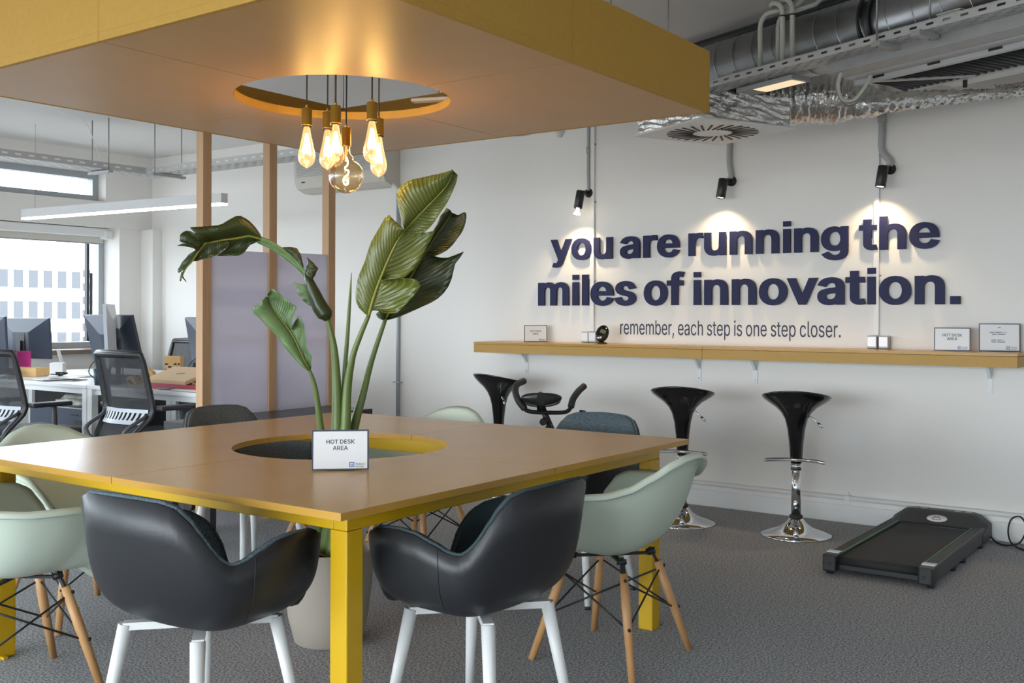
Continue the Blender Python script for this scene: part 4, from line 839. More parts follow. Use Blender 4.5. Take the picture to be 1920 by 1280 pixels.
for sx in (-1, 1):
    for sy in (-1, 1):
        # folded steel angle legs, open towards the inside
        b = MB(); w_, th = 0.062, 0.006
        x1, y1 = sx * (ix + 0.001), sy * (iy + 0.001)
        lo = (min(x1, x1 - sx * w_), min(y1, y1 - sy * w_), 0.0); hi = (max(x1, x1 - sx * w_), max(y1, y1 - sy * w_), zb - 0.0005); b.b2(lo, hi, 0.004)
        b.build('leg', 'yellow', tb)
        b = MB(); b.b2((x1 - sx * 0.085, y1 - sy * 0.02, 0.0), (x1 - sx * 0.05, y1 - sy * 0.005, 0.01)); b.build('foot_plate', 'yellow', tb)

# ================================================================== canopy over the table
KS, KZ, KH = 1.006, 2.045, 0.245
ca = thing('lamp_canopy', 'large square yellow canopy with a round hole hanging over the table', 'canopy', (0.004, 0.004, KZ))
for qx in (-1, 1):
    for qy in (-1, 1):
        b = MB(); b.prism(quarter(qx, qy, KS - 0.001, 0.405, 0.0018), 0.0, 0.030); b.build('soffit_panel', 'soffit', ca)
b = MB()
n = 72
ring = [(0.4055 * math.cos(2 * PI * i / n), 0.4055 * math.sin(2 * PI * i / n)) for i in range(n)]
ring2 = [(0.4030 * math.cos(2 * PI * i / n), 0.4030 * math.sin(2 * PI * i / n)) for i in range(n)]
vo = [[b.bm.verts.new((x, y, z)) for x, y in rg] for rg, z in ((ring, 0.0005), (ring2, 0.0005), (ring2, 0.031), (ring, 0.031))]
for A, B2 in zip(vo, vo[1:] + vo[:1]):
    for k in range(n): b.bm.faces.new([A[k], A[(k + 1) % n], B2[(k + 1) % n], B2[k]]).smooth = False
b.build('hole_edge', 'mdf', ca)
for (ax, sg) in ((0, 1), (0, -1), (1, 1), (1, -1)):
    for half in (-1, 1):
        def bb(u0, u1, d0, d1, z0, z1):
            m_ = MB()
            lo, hi = (min(u0, u1), d0, z0), (max(u0, u1), d1, z1)
            if ax == 0: m_.b2(lo, hi, 0.0008)
            else: m_.b2((lo[1], lo[0], z0), (hi[1], hi[0], z1), 0.0008)
            return m_
        end = KS + (0.016 if ax == 0 else 0.0)
        d0, d1 = (KS, KS + 0.016) if sg > 0 else (-KS - 0.016, -KS)
        f = bb(half * 0.0006, half * end, d0, d1, 0.026, KH).build('fascia', 'mdf', ca)
        l0, l1 = (KS, KS + 0.0175) if sg > 0 else (-KS - 0.0175, -KS)
        bb(half * 0.0006, half * (end + (0.0015 if ax == 0 else 0)), l0, l1, -0.0006, 0.0255).build('edge_strip', 'mdf', ca)
for x, y in ((0.9, 0.9), (0.9, -0.9), (-0.9, 0.9), (-0.9, -0.9), (0.9, 0.45), (-0.35, 0.30), (0.42, 0.55), (0.55, 0.42), (0.1, 0.44)):
    b = MB(); b.tube([(x, y, 0.03), (x, y, CZ - KZ)], 0.0025, seg=6); b.build('suspension_wire', 'rod', ca)
# driver box and rail lying on the canopy, seen through the hole
t = thing('led_driver', 'small grey driver box lying on the canopy beside the hole', 'driver box', (0.36, 0.34, KZ + 0.031), 0.5)
b = MB(); b.b2((-0.05, -0.05, 0), (0.05, 0.05, 0.055), 0.004); b.build('box', 'pvc', t)
b = MB(); b.tube(smooth_path([(-0.05, -0.04, 0.05), (-0.06, -0.10, 0.004), (0.0, -0.11, 0.004), (0.08, -0.05, 0.006), (0.14, 0.02, 0.03)]), 0.005, seg=8); b.build('cable', 'cable_white', t)
b = MB(); b.b2((-0.17, -0.02, 0), (0.17, 0.02, 0.012)); tag(b.build('steel_rail', 'galv_dull', None, (0.24, 0.37, KZ + 0.031), (0, 0, 0.35)), 'flat steel rail on the canopy behind the hole', 'rail')

# ================================================================== pendant bulbs
EDISON = [(0.010, 0.0), (0.0125, -0.012), (0.0145, -0.022), (0.0185, -0.045), (0.0245, -0.075), (0.0305, -0.100), (0.0325, -0.118), (0.0305, -0.132), (0.024, -0.145), (0.013, -0.154), (0.004, -0.159), (0, -0.163)]
def pendant(label, x, y, z0, top, globe=False, sock_r=0.0195, sock_l=0.066):
    """z0: lower tip of the bulb; the parts hang from the ceiling on a cord"""
    t = thing('pendant_lamp', label, 'pendant lamp', (x, y, z0), 0, 'bare bulb pendants in the canopy hole')
    zb = 0.168 if globe else 0.163
    r = 0.0165 if globe else sock_r
    b = MB(); b.lathe([(0, zb + sock_l), (r * 0.9, zb + sock_l), (r, zb + sock_l - 0.003), (r, zb + 0.003), (r + 0.0012, zb), (r - 0.002, zb - 0.001), (0, zb - 0.001)], seg=24); b.build('socket', 'brass', t)
    b = MB(); b.lathe([(0, zb + sock_l + 0.016), (0.0045, zb + sock_l + 0.015), (0.006, zb + sock_l), (0, zb + sock_l)], seg=14); b.build('cord_grip', 'brass', t)
    if not globe:
        b = MB(); b.lathe([(0.0195, zb - 0.0015), (0.0195, zb - 0.006), (0.017, zb - 0.006), (0.017, zb - 0.0015)], seg=24); b.build('collar', 'black_metal', t)
    b = MB(); b.tube([(0, 0, zb + sock_l + 0.012), (0.001, 0, zb + sock_l + 0.3), (0, 0, CZ - z0)], 0.0028, seg=8); b.build('cord', 'cable', t)
    if globe:
        pr = [(0.0125, 0.166), (0.0125, 0.150), (0.016, 0.140), (0.026, 0.128)] + [(0.0625 * math.sin(a), 0.0625 + 0.0625 * math.cos(a)) for a in [0.42 + (PI - 0.42) * i / 22 for i in range(23)]]
        b = MB(); b.lathe(pr, seg=40); b.build('bulb', 'globe_glass', t)
        pts = [(0.0, 0, 0.130), (0.006, 0.002, 0.112), (0.002, 0.003, 0.100), (-0.008, 0.003, 0.094), (-0.004, 0.001, 0.086), (0.010, 0, 0.080), (0.011, -0.002, 0.068), (-0.002, -0.003, 0.058), (-0.012, -0.002, 0.048), (-0.008, 0, 0.034), (0.004, 0.001, 0.032), (0.010, 0.001, 0.040), (0.006, 0, 0.046)]
        b = MB(); b.tube(smooth_path(pts, 6), 0.0022, seg=8); b.build('filament', 'filament', t)
        b = MB(); b.tube([(0, 0, 0.165), (0, 0, 0.128)], 0.004); b.build('stem', 'bulb_glass', t)
    else:
        b = MB(); b.lathe([(rr, zb + zz) for rr, zz in EDISON], seg=28); b.build('bulb', 'bulb_glass', t)
        b = MB()
        for k in range(6):
            a = 2 * PI * k / 6; c, s = math.cos(a), math.sin(a)
            b.tube([(0.004 * c, 0.004 * s, zb - 0.030), (0.0165 * c, 0.0165 * s, zb - 0.095), (0.013 * c, 0.013 * s, zb - 0.108), (0.005 * math.cos(a + .5), 0.005 * math.sin(a + .5), zb - 0.040)], 0.0011, seg=5)
        b.build('filament', 'filament', t)
        b = MB(); b.lathe([(0, zb - 0.045), (0.0085, zb - 0.058), (0.0100, zb - 0.075), (0.0085, zb - 0.092), (0, zb - 0.10)], seg=14); b.build('glow_core', 'filament_hot', t)
    l = bpy.data.lights.new('bulb_light', 'POINT'); l.energy = 1.4 if globe else BULBW; l.color = (1.0, 0.62, 0.28); l.shadow_soft_size = 0.012
    o = bpy.data.objects.new('bulb_light', l); COL.objects.link(o); o.parent = t; o.location = (0, 0, 0.07 if globe else zb - 0.075)
BULBW = 1.7
pendant('drop shaped bulb pendant hanging alone nearest the wooden posts', -0.120, -0.067, 1.785, 0)
pendant('drop shaped bulb pendant just behind and above the round globe bulb', 0.041, -0.074, 1.775, 0)
pendant('drop shaped bulb pendant mostly hidden by another bulb, farthest back', -0.165, 0.085, 1.80, 0)
pendant('drop shaped bulb pendant overlapping the lower bulb by the plant tip', 0.150, 0.004, 1.788, 0)
pendant('lower drop shaped bulb pendant half hidden, nearest the slogan wall', 0.033, 0.166, 1.765, 0)
pendant('round globe bulb pendant with a curled filament', 0.166, -0.145, 1.665, 0, True)

# ================================================================== potted plant
pl = thing('potted_plant', 'tall bird of paradise plant growing through the table hole', 'plant', (-0.045, -0.02, 0))
PB = Vector((-0.045, -0.02, 0))
b = MB(); b.lathe([(0, 0), (0.118, 0), (0.126, 0.006), (0.150, 0.10), (0.165, 0.22), (0.169, 0.345), (0.166, 0.352), (0.160, 0.350), (0.158, 0.30), (0, 0.30)], seg=48); b.build('pot', 'pot', pl)
b = MB(); b.lathe([(0, 0.318), (0.08, 0.314), (0.158, 0.304), (0.158, 0.300), (0, 0.300)], seg=30); b.build('soil', 'soil', pl)
def stem(pts, r, m='stem', name='stem'):
    P = smooth_path([Vector(p) - PB for p in pts], 8); n = len(P)
    k = len(r) - 1
    R = []
    for i in range(n):
        u = i / (n - 1) * k; j = min(int(u), k - 1); R.append(r[j] + (r[j + 1] - r[j]) * (u - j))
    b = MB(); b.tube(P, R, seg=12); return b.build(name, m, pl)
def root(dx, dy): return Vector((PB.x + dx, PB.y + dy, 0.315))
def rs(P, n):
    """resample a polyline to n points by length"""
    L = [0]
    for a, c in zip(P, P[1:]): L.append(L[-1] + (Vector(c) - Vector(a)).length)
    out = []
    for i in range(n):
        d = L[-1] * i / (n - 1); j = 0
        while j < len(L) - 2 and L[j + 1] < d: j += 1
        u = (d - L[j]) / max(1e-9, L[j + 1] - L[j]); out.append(Vector(P[j]) * (1 - u) + Vector(P[j + 1]) * u)
    return out
def lobe(bm, uvl, mid, edge, v0, v1, curl, side, n=20, m=7):
    """strip of leaf blade between the midrib and one edge; both are 3D polylines from base to tip"""
    A, B2 = rs(mid, n), rs(edge, n)
    fw = Vector((math.sin(YAW), -math.cos(YAW), 0))
    g = []
    for i in range(n):
        row = []
        for j in range(m):
            u = j / (m - 1)
            p = A[i].lerp(B2[i], u) + fw * (curl * math.sin(PI * u) + 0.004 * math.sin(i * 1.3 + side) * u)
            row.append((bm.verts.new(p - PB), u, v0 + (v1 - v0) * i / (n - 1)))
        g.append(row)
    for i in range(n - 1):
        for j in range(m - 1):
            q = [g[i][j], g[i][j + 1], g[i + 1][j + 1], g[i + 1][j]]
            try: f = bm.faces.new([x[0] for x in q])
            except ValueError: continue
            f.smooth = True
            for l, x in zip(f.loops, q): l[uvl].uv = (x[1], x[2])
def leaf(label, m, rib, lobes, t_mid, rib_r=(0.007, 0.002), curl=0.015):
    """rib: picture points base to tip; lobes: (i0, i1, edge points, t_edge, curl) - i0..i1 is the stretch of the rib the lobe hangs on"""
    n = len(rib)
    R3 = [at(x, y, t_mid[0] + (t_mid[1] - t_mid[0]) * i / (n - 1)) for i, (x, y) in enumerate(rib)]
    bm = bmesh.new(); uvl = bm.loops.layers.uv.new('UVMap')
    for k, lb in enumerate(lobes):
        i0, i1, edge, te, cu = lb
        a = R3[i0:i1 + 1]
        E3 = [at(x, y, te[0] + (te[1] - te[0]) * i / max(1, len(edge) - 1)) for i, (x, y) in enumerate(edge)]
        lobe(bm, uvl, a, E3, i0 / (n - 1), i1 / (n - 1), cu, k)
    me = bpy.data.meshes.new('leaf'); bm.to_mesh(me); bm.free(); me.materials.append(M[m])
    o = bpy.data.objects.new('leaf', me); COL.objects.link(o); o.parent = pl; o['label'] = label
    sd = o.modifiers.new('thickness', 'SOLIDIFY'); sd.thickness = 0.0012
    if rib_r:
        P = smooth_path([p - PB for p in R3], 4); k = len(P)
        b = MB(); b.tube(P, [rib_r[0] + (rib_r[1] - rib_r[0]) * i / (k - 1) for i in range(k)], seg=8)
        b.build('midrib', 'midrib', o)
    return o
# upright blade facing the camera
leaf('broad upright leaf facing the camera', 'leaf',
     [(691, 592), (700, 560), (713, 523), (738, 465), (759, 431), (786, 403), (817, 371), (838, 347), (850, 320)],
     [(0, 4, [(683, 586), (672, 575), (666, 560), (668, 532), (675, 512), (683, 493), (690, 470), (698, 450), (712, 425), (727, 400), (740, 414), (757, 430)], (3.90, 3.84), 0.012),
      (4, 8, [(757, 425), (750, 400), (744, 374), (745, 360), (751, 348), (771, 337), (800, 331), (820, 327), (849, 319)], (3.84, 3.84), 0.02),
      (4, 8, [(760, 436), (792, 438), (803, 429), (811, 420), (822, 404), (832, 389), (840, 376), (847, 362), (855, 343), (858, 328), (851, 322)], (3.86, 3.86), -0.012),
      (2, 4, [(716, 530), (756, 520), (770, 511), (780, 499), (792, 479), (802, 459), (810, 446), (817, 432), (792, 437), (762, 434)], (3.88, 3.87), -0.012),
      (0, 2, [(691, 594), (698, 577), (710, 580), (725, 588), (744, 586), (755, 577), (765, 566), (779, 550), (789, 535), (786, 528), (779, 523), (754, 521), (716, 525)], (3.86, 3.80), -0.016)], (3.88, 3.84))
# dark blade behind it
leaf('dark split leaf behind the broad upright leaf', 'leaf_dark',
     [(722, 597), (745, 560), (772, 515), (798, 471), (818, 441), (835, 417), (847, 398)],
     [(0, 3, [(724, 600), (745, 595), (768, 585), (793, 574), (817, 563), (833, 548), (844, 532), (849, 515), (852, 496), (862, 483), (871, 471), (858, 478), (841, 484), (820, 483), (798, 474)], (4.02, 3.98), -0.02),
      (3, 6, [(797, 478), (815, 480), (835, 471), (846, 462), (855, 450), (866, 436), (872, 420), (875, 405), (873, 395), (868, 401), (861, 405), (850, 400)], (4.0, 4.02), -0.015),
      (0, 3, [(718, 600), (709, 596), (704, 588), (715, 580), (740, 545), (770, 490), (790, 465)], (4.0, 4.0), 0.01),
      (3, 6, [(792, 462), (808, 440), (820, 420), (826, 404), (832, 398), (838, 389), (845, 395)], (4.0, 4.0), 0.01)], (4.02, 4.02), (0.006, 0.002))
# long arching leaf reaching out to the window side
leaf('long ragged leaf arching towards the window', 'leaf_dark',
     [(491, 448), (468, 442), (445, 446), (422, 449), (400, 453), (385, 456), (372, 472), (361, 489), (349, 503), (339, 524)],
     [(0, 5, [(492, 446), (486, 434), (479, 426), (471, 417), (462, 410), (454, 405), (446, 404), (438, 406), (432, 410), (423, 415), (414, 422), (385, 424), (353, 426), (362, 433), (370, 440)], (3.98, 3.86), 0.03),
      (4, 6, [(386, 448), (370, 440), (360, 434), (349, 432), (343, 435), (338, 440), (336, 452), (350, 456), (362, 461)], (3.90, 3.86), 0.012),
      (0, 3, [(491, 450), (478, 455), (467, 460), (463, 467), (458, 473), (451, 478), (442, 480), (425, 480), (406, 480), (420, 470), (430, 459)], (3.98, 3.94), -0.02),
      (3, 7, [(430, 459), (418, 470), (405, 479), (388, 484), (370, 489), (357, 490)], (3.94, 3.90), -0.01),
      (5, 9, [(372, 470), (362, 472), (352, 478), (343, 490), (333, 504), (333, 510), (336, 512), (344, 505), (340, 522)], (3.9, 3.88), 0.008),
      (4, 6, [(372, 456), (360, 457), (345, 456), (331, 460), (350, 462), (365, 464)], (3.9, 3.88), 0.004)], (3.98, 3.86), (0.006, 0.0015))
stem([at(346, 505, 3.88), at(342, 517, 3.88), at(349, 528, 3.88)], [0.0035, 0.003, 0.0015], 'leaf_dark', 'leaf_tip')
stem([at(342, 510, 3.88), at(339, 522, 3.88), at(338, 527, 3.88)], [0.004, 0.004, 0.002], 'leaf_dark', 'leaf_tip')
# its narrow folded middle, flaps and rolled base
leaf('narrow folded middle of the arching leaf', 'leaf_pale',
     [(488, 447), (512, 459), (543, 480), (560, 495), (571, 508), (578, 530)],
     [(0, 5, [(478, 440), (505, 449), (530, 465), (552, 481), (567, 497), (582, 527)], (3.97, 3.92), 0.008),
      (0, 5, [(482, 455), (508, 467), (538, 489), (556, 503), (567, 513), (576, 532)], (3.98, 3.94), -0.008)], (3.97, 3.93), (0.004, 0.003))
leaf('small flap folded up on the arching leaf', 'leaf_dark',
     [(532, 466), (548, 480), (560, 492), (569, 504)],
     [(0, 3, [(530, 464), (543, 463), (556, 465), (562, 474), (566, 486), (569, 500)], (3.93, 3.92), 0.01)], (3.93, 3.92), None)
leaf('small flap standing up above the rolled leaf base', 'leaf_dark',
     [(573, 512), (575, 497), (577, 484)],
     [(0, 2, [(586, 525), (597, 503), (586, 491), (577, 483)], (3.90, 3.92), 0.015)], (3.92, 3.92), None)
leaf('pale underside flap beside the rolled leaf base', 'leaf_pale',
     [(578, 534), (583, 552), (588, 575)],
     [(0, 2, [(553, 531), (556, 543), (560, 553), (567, 563), (578, 571), (587, 576)], (3.93, 3.93), 0.01)], (3.92, 3.92), None)
stem([at(572, 508, 3.93), at(579, 525, 3.92), at(588, 548, 3.92), at(600, 575, 3.92), at(610, 590, 3.92), at(614, 600, 3.92)], [0.004, 0.016, 0.024, 0.030, 0.030, 0.012], 'leaf_dark', 'rolled_leaf')
# lower leaf leaning to the window side
leaf('lower leaf with a torn brown tip leaning out over the table', 'leaf_pale',
     [(580, 694), (570, 675), (562, 657), (554, 639), (543, 620), (530, 603), (518, 588), (507, 572), (500, 556)],
     [(0, 8, [(579, 695), (570, 690), (557, 677), (544, 663), (532, 648), (520, 631), (510, 620), (502, 612), (485, 595), (470, 582), (477, 574), (491, 570), (488, 565), (497, 558)], (3.86, 3.80), 0.015),
      (4, 8, [(547, 617), (546, 598), (552, 587), (556, 575), (547, 570), (540, 562), (530, 558), (522, 548), (509, 540), (501, 553)], (3.84, 3.82), -0.012),
      (0, 4, [(582, 694), (584, 690), (582, 679), (585, 669), (579, 660), (573, 650), (573, 638), (572, 625), (570, 614), (568, 605), (561, 590), (554, 600), (548, 612)], (3.86, 3.82), -0.012)], (3.86, 3.84), (0.005, 0.002))
# stems
stem([root(-0.06, -0.01), at(612, 880, 3.93), at(602, 807, 3.90), at(594, 745, 3.88), at(588, 715, 3.87), at(580, 693, 3.86)], [0.016, 0.014, 0.013, 0.010, 0.008, 0.006])
stem([root(-0.02, 0.0), at(632, 900, 3.93), at(632, 800, 3.93), at(631, 720, 3.93), at(626, 650, 3.92), at(614, 598, 3.92)], [0.030, 0.026, 0.022, 0.018, 0.013, 0.009])
stem([root(0.0, 0.01), at(640, 900, 3.92), at(648, 800, 3.92), at(651, 730, 3.92), at(661, 670, 3.90), at(675, 630, 3.89), at(691, 592, 3.88)], [0.030, 0.024, 0.020, 0.017, 0.012, 0.010, 0.008])
stem([root(0.02, -0.01), at(645, 900, 3.98), at(664, 800, 3.98), at(680, 740, 4.0), at(697, 675, 4.02), at(723, 597, 4.02)], [0.024, 0.022, 0.019, 0.015, 0.011, 0.008])
stem([root(-0.01, 0.02), at(638, 900, 3.96), at(643, 790, 3.96), at(646, 700, 3.96), at(652, 620, 3.96), at(656, 560, 3.96), at(659, 511, 3.96)], [0.022, 0.018, 0.014, 0.010, 0.008, 0.006, 0.0012])
b = MB(); b.tube(smooth_path([(0.01, -0.02, 0.32), (0.0, -0.13, 0.37), (-0.005, -0.172, 0.34), (0.005, -0.178, 0.25)]), [0.012] * 9 + [0.016] * 8 + [0.006] * 2, seg=8, flat=0.35); b.build('dry_sheath', 'dry', pl)
b = MB(); b.tube(smooth_path([(-0.02, -0.03, 0.32), (-0.05, -0.10, 0.47), (-0.08, -0.14, 0.40), (-0.10, -0.15, 0.33)]), 0.010, seg=8, flat=0.4); b.build('dry_sheath', 'dry', pl)
# ================================================================== chairs
def curve_h(table, a):
    """rim height over the seat at angle a (degrees from the front), smooth between the listed angles"""
    a = abs(a)
    for (a0, h0), (a1, h1) in zip(table, table[1:]):
        if a <= a1:
            u = (a - a0) / (a1 - a0); u = 0.65 * u + 0.35 * u * u * (3 - 2 * u); return h0 + (h1 - h0) * u
    return table[-1][1]
def tub(P):
    """surface function (theta, s) of a bucket seat; front is +Y"""
    def f(th, s):
        h = curve_h(P['h'], math.degrees((th + PI) % (2 * PI) - PI))
        n = P['n']; sx, cy = math.sin(th), math.cos(th)
        a, bq = P['a'], (P['bf'] if cy > 0 else P['bb'])
        r = 1.0 / ((abs(sx) / a) ** n + (abs(cy) / bq) ** n) ** (1 / n)
        e = 2.0 / P['prof']; ph = s * PI / 2
        g = math.sin(ph) ** e if s > 0 else 0.0
        k = 1 - math.cos(ph) ** e if s < 1 else 1.0
        z = P['z'] - P['dish'] * (1 - g * g) + h * k
        hh = max(0.0, h) * k
        tl = P['ta'] * abs(sx) ** 2 + (P['tb'] if cy < 0 else 0.1) * cy * cy
        rr = r * g * P.get('base', 1.0) + tl * hh * (hh / 0.25 if P.get('flare') else 1) ** 0.5
        x, y = sx * rr, cy * rr
        if cy > 0: z -= P['fall'] * (max(0.0, y / P['bf'] - 0.72) / 0.28) ** 2 * (1 - min(1, max(0, h) / 0.12))
        return Vector((x, y, z))
    return f
def shell_mesh(f, o0, o1, nt=144, ns=18, smax=1.0):
    """closed thick skin between offsets o0 and o1 along the outward normal"""
    bm = bmesh.new()
    def P(i, j):
        return f(2 * PI * i / nt, smax * j / ns)
    pos = [[P(i, j) for j in range(ns + 1)] for i in range(nt)]
    nor = []
    for i in range(nt):
        row = []
        for j in range(ns + 1):
            if j == 0: row.append(Vector((0, 0, -1))); continue
            du = pos[(i + 1) % nt][j] - pos[i - 1][j]; dv = pos[i][min(ns, j + 1)] - pos[i][j - 1]
            n = dv.cross(du)
            row.append((n.normalized() if n.length > 1e-12 else Vector((0, 0, -1))))
        nor.append(row)
    if nor[0][ns // 2].z > 0: nor = [[-n for n in r] for r in nor]
    L = []
    for o in (o0, o1):
        c = bm.verts.new(pos[0][0] + Vector((0, 0, -1)) * o)
        g = [[c] + [bm.verts.new(pos[i][j] + nor[i][j] * o) for j in range(1, ns + 1)] for i in range(nt)]
        L.append(g)
    for g in L:
        for i in range(nt):
            A, B = g[i], g[(i + 1) % nt]
            bm.faces.new([A[0], A[1], B[1]]).smooth = True
            for j in range(1, ns): bm.faces.new([A[j], A[j + 1], B[j + 1], B[j]]).smooth = True
    for i in range(nt):
        k = (i + 1) % nt
        bm.faces.new([L[0][i][ns], L[1][i][ns], L[1][k][ns], L[0][k][ns]]).smooth = True
    bmesh.ops.recalc_face_normals(bm, faces=bm.faces)
    return bm
TUB = dict(z=0.425, a=0.268, bf=0.235, bb=0.220, n=3.0, prof=3.9, dish=0.010, ta=0.07, tb=0.17, fall=0.02,
           h=[(0, -0.005), (26, 0.0), (31, 0.02), (35, 0.065), (39, 0.115), (44, 0.158), (50, 0.190), (58, 0.213), (68, 0.228), (80, 0.232), (92, 0.226), (104, 0.206), (113, 0.186), (119, 0.180), (124, 0.195), (129, 0.228), (134, 0.268), (139, 0.304), (145, 0.332), (153, 0.344), (165, 0.348), (180, 0.350)])
SHELL = dict(z=0.395, a=0.262, bf=0.245, bb=0.215, n=2.4, prof=2.7, dish=0.018, ta=0.20, tb=0.24, fall=0.04,
             h=[(0, -0.01), (24, -0.005), (34, 0.012), (42, 0.05), (50, 0.105), (57, 0.165), (64, 0.212), (72, 0.232), (84, 0.234), (100, 0.236), (116, 0.245), (130, 0.266), (144, 0.305), (158, 0.342), (170, 0.360), (180, 0.364)])
def mb_from(bm):
    m = MB(); m.bm.free(); m.bm = bm; return m
_cache = {}
def cached(key, make):
    if key not in _cache: _cache[key] = make()
    return _cache[key]
def link_mesh(name, me, parent):
    o = bpy.data.objects.new(name, me); COL.objects.link(o); o.parent = parent; return o
def tub_chair(label, loc, rz, inner):
    """upholstered tub chair: leather outside, felt inside, four splayed white legs"""
    t = thing('tub_chair', label, 'chair', loc, rz, 'upholstered tub chairs around the table')
    f = tub(TUB)
    o = mb_from(shell_mesh(f, -0.001, 0.014)).build('back_shell', 'leather', t)
    # stitched seam where the arm meets the back, and welt along the rim
    for sg in (1, -1):
        b = MB(); th = PI - sg * math.radians(180 - 108)
        pts = []
        for j in range(9, 19):
            p = f(th, j / 18); q = f(th, j / 18 - 0.02); e = f(th + 0.02, j / 18)
            n = (p - q).cross(e - p).normalized()
            if n.dot(Vector((p.x, p.y, 0))) < 0: n = -n
            pts.append(p + n * 0.0145)
        b.tube(pts, 0.0016, seg=6); b.build('seam', 'black_plastic', o)
    felt = mb_from(shell_mesh(f, -0.018, -0.0012)).build('upholstery', inner, t)
    b = MB(); pts = [f(2 * PI * i / 120, 1.0) + Vector((0, 0, 0.001)) for i in range(120)]
    b.tube(pts, 0.0055, seg=8, closed=True); b.build('welt', inner, t)
    for sx in (-1, 1):
        for sy in (-1, 1):
            b = MB(); b.tube([(sx * 0.142, sy * 0.137 - 0.01, 0.398), (sx * 0.20, sy * 0.195 - 0.01, 0.012)], [0.020, 0.0125], seg=16); lg = b.build('leg', 'white_metal', t)
            b = MB(); b.tube([(sx * 0.2, sy * 0.195 - 0.01, 0.013), (sx * 0.2015, sy * 0.1965 - 0.01, 0.0)], 0.013, seg=14); b.build('foot', 'black_plastic', lg)
    b = MB()
    for sg in (1, -1): b.bar((0.146, sg * 0.141 - 0.01, 0.394), (-0.146, -sg * 0.141 - 0.01, 0.394), 0.030, 0.020)
    b.build('leg_frame', 'white_metal', t)
    return t
def shell_chair(label, loc, rz):
    """moulded mint armchair shell on a wooden dowel base braced with black wire"""
    t = thing('shell_chair', label, 'chair', loc, rz, 'mint shell armchairs around the table')
    f0 = tub(SHELL)
    def f(th, s):
        # rolled outward lip along the last bit of the rim
        if s <= 0.93: return f0(th, s / 0.93)
        p = f0(th, 1.0); u = (s - 0.93) / 0.07; h = max(0.0, curve_h(SHELL['h'], math.degrees((th + PI) % (2 * PI) - PI)))
        d = Vector((math.sin(th), math.cos(th), 0)); k = min(1, h / 0.1)
        return p + d * (0.032 * math.sin(u * PI / 2)) * (0.3 + 0.7 * k) + Vector((0, 0, -0.022 * (1 - math.cos(u * PI / 2)) + 0.002))
    mb_from(shell_mesh(f, -0.0035, 0.0035, ns=24)).build('shell', 'mint', t)
    tops, feet = [], []
    for sx in (-1, 1):
        for sy in (-1, 1):
            tp, ft = Vector((sx * 0.125, sy * 0.12, 0.335)), Vector((sx * 0.215, sy * 0.205, 0.0))
            b = MB(); b.tube([tp, tp.lerp(ft, 0.35), ft], [0.0145, 0.0165, 0.0125], seg=16); lg = b.build('leg', 'beech', t)
            b = MB(); b.bar(tp + Vector((-sx * 0.02, -sy * 0.02, 0.05)), tp.lerp(ft, 0.06), 0.016, 0.008); b.tube([(sx * 0.105, sy * 0.10, 0.380), (sx * 0.108, sy * 0.104, 0.362)], 0.018); b.build('bracket', 'black_metal', lg)
            for q in (0.06, 0.52):
                b = MB(); c = tp.lerp(ft, q); d = Vector((sx, sy, 0.2)).normalized()
                b.tube([c + d * 0.013, c + d * 0.021], 0.006, seg=10); b.build('bolt', 'black_metal', lg)
    b = MB(); cs = [(-1, -1), (1, -1), (1, 1), (-1, 1)]
    T = [Vector((x * 0.125, y * 0.12, 0.335)) for x, y in cs]; F = [Vector((x * 0.215, y * 0.205, 0)) for x, y in cs]
    for k in range(4):
        j = (k + 1) % 4
        b.tube([T[k].lerp(F[k], 0.08), T[j].lerp(F[j], 0.52)], 0.0036, seg=8)
        b.tube([T[j].lerp(F[j], 0.08), T[k].lerp(F[k], 0.52)], 0.0036, seg=8)
    b.build('wire_bracing', 'black_metal', t)
    b = MB(); b.bar((-0.11, -0.11, 0.366), (0.11, 0.11, 0.366), 0.02, 0.008); b.bar((0.11, -0.11, 0.366), (-0.11, 0.11, 0.366), 0.02, 0.008); b.build('seat_mount', 'black_metal', t)
    return t
tub_chair('black leather tub chair on the window side of the yellow corner leg', (0.47, -0.99, 0), 0.06, 'felt')
tub_chair('black leather tub chair on the treadmill side of the yellow corner leg', (0.985, -0.435, 0), PI / 2, 'felt_dark')
tub_chair('blue grey felt tub chair on the bar side of the table', (0.33, 1.10, 0), PI, 'felt')
tub_chair('dark grey felt tub chair before the wooden posts', (-1.13, 0.52, 0), -PI / 2, 'felt_grey')
shell_chair('mint shell armchair beside the black tub chair, facing the table from the treadmill side', (0.905, 0.47, 0), PI / 2)
shell_chair('mint shell armchair behind the table, nearest the exercise bike', (-0.56, 1.10, 0), PI)
shell_chair('mint shell armchair before the office desks, its top above the table edge', (-1.12, -0.38, 0), -PI / 2)
shell_chair('mint shell armchair cut by the picture edge next to the black tub chair', (-0.52, -0.985, 0), -0.19)

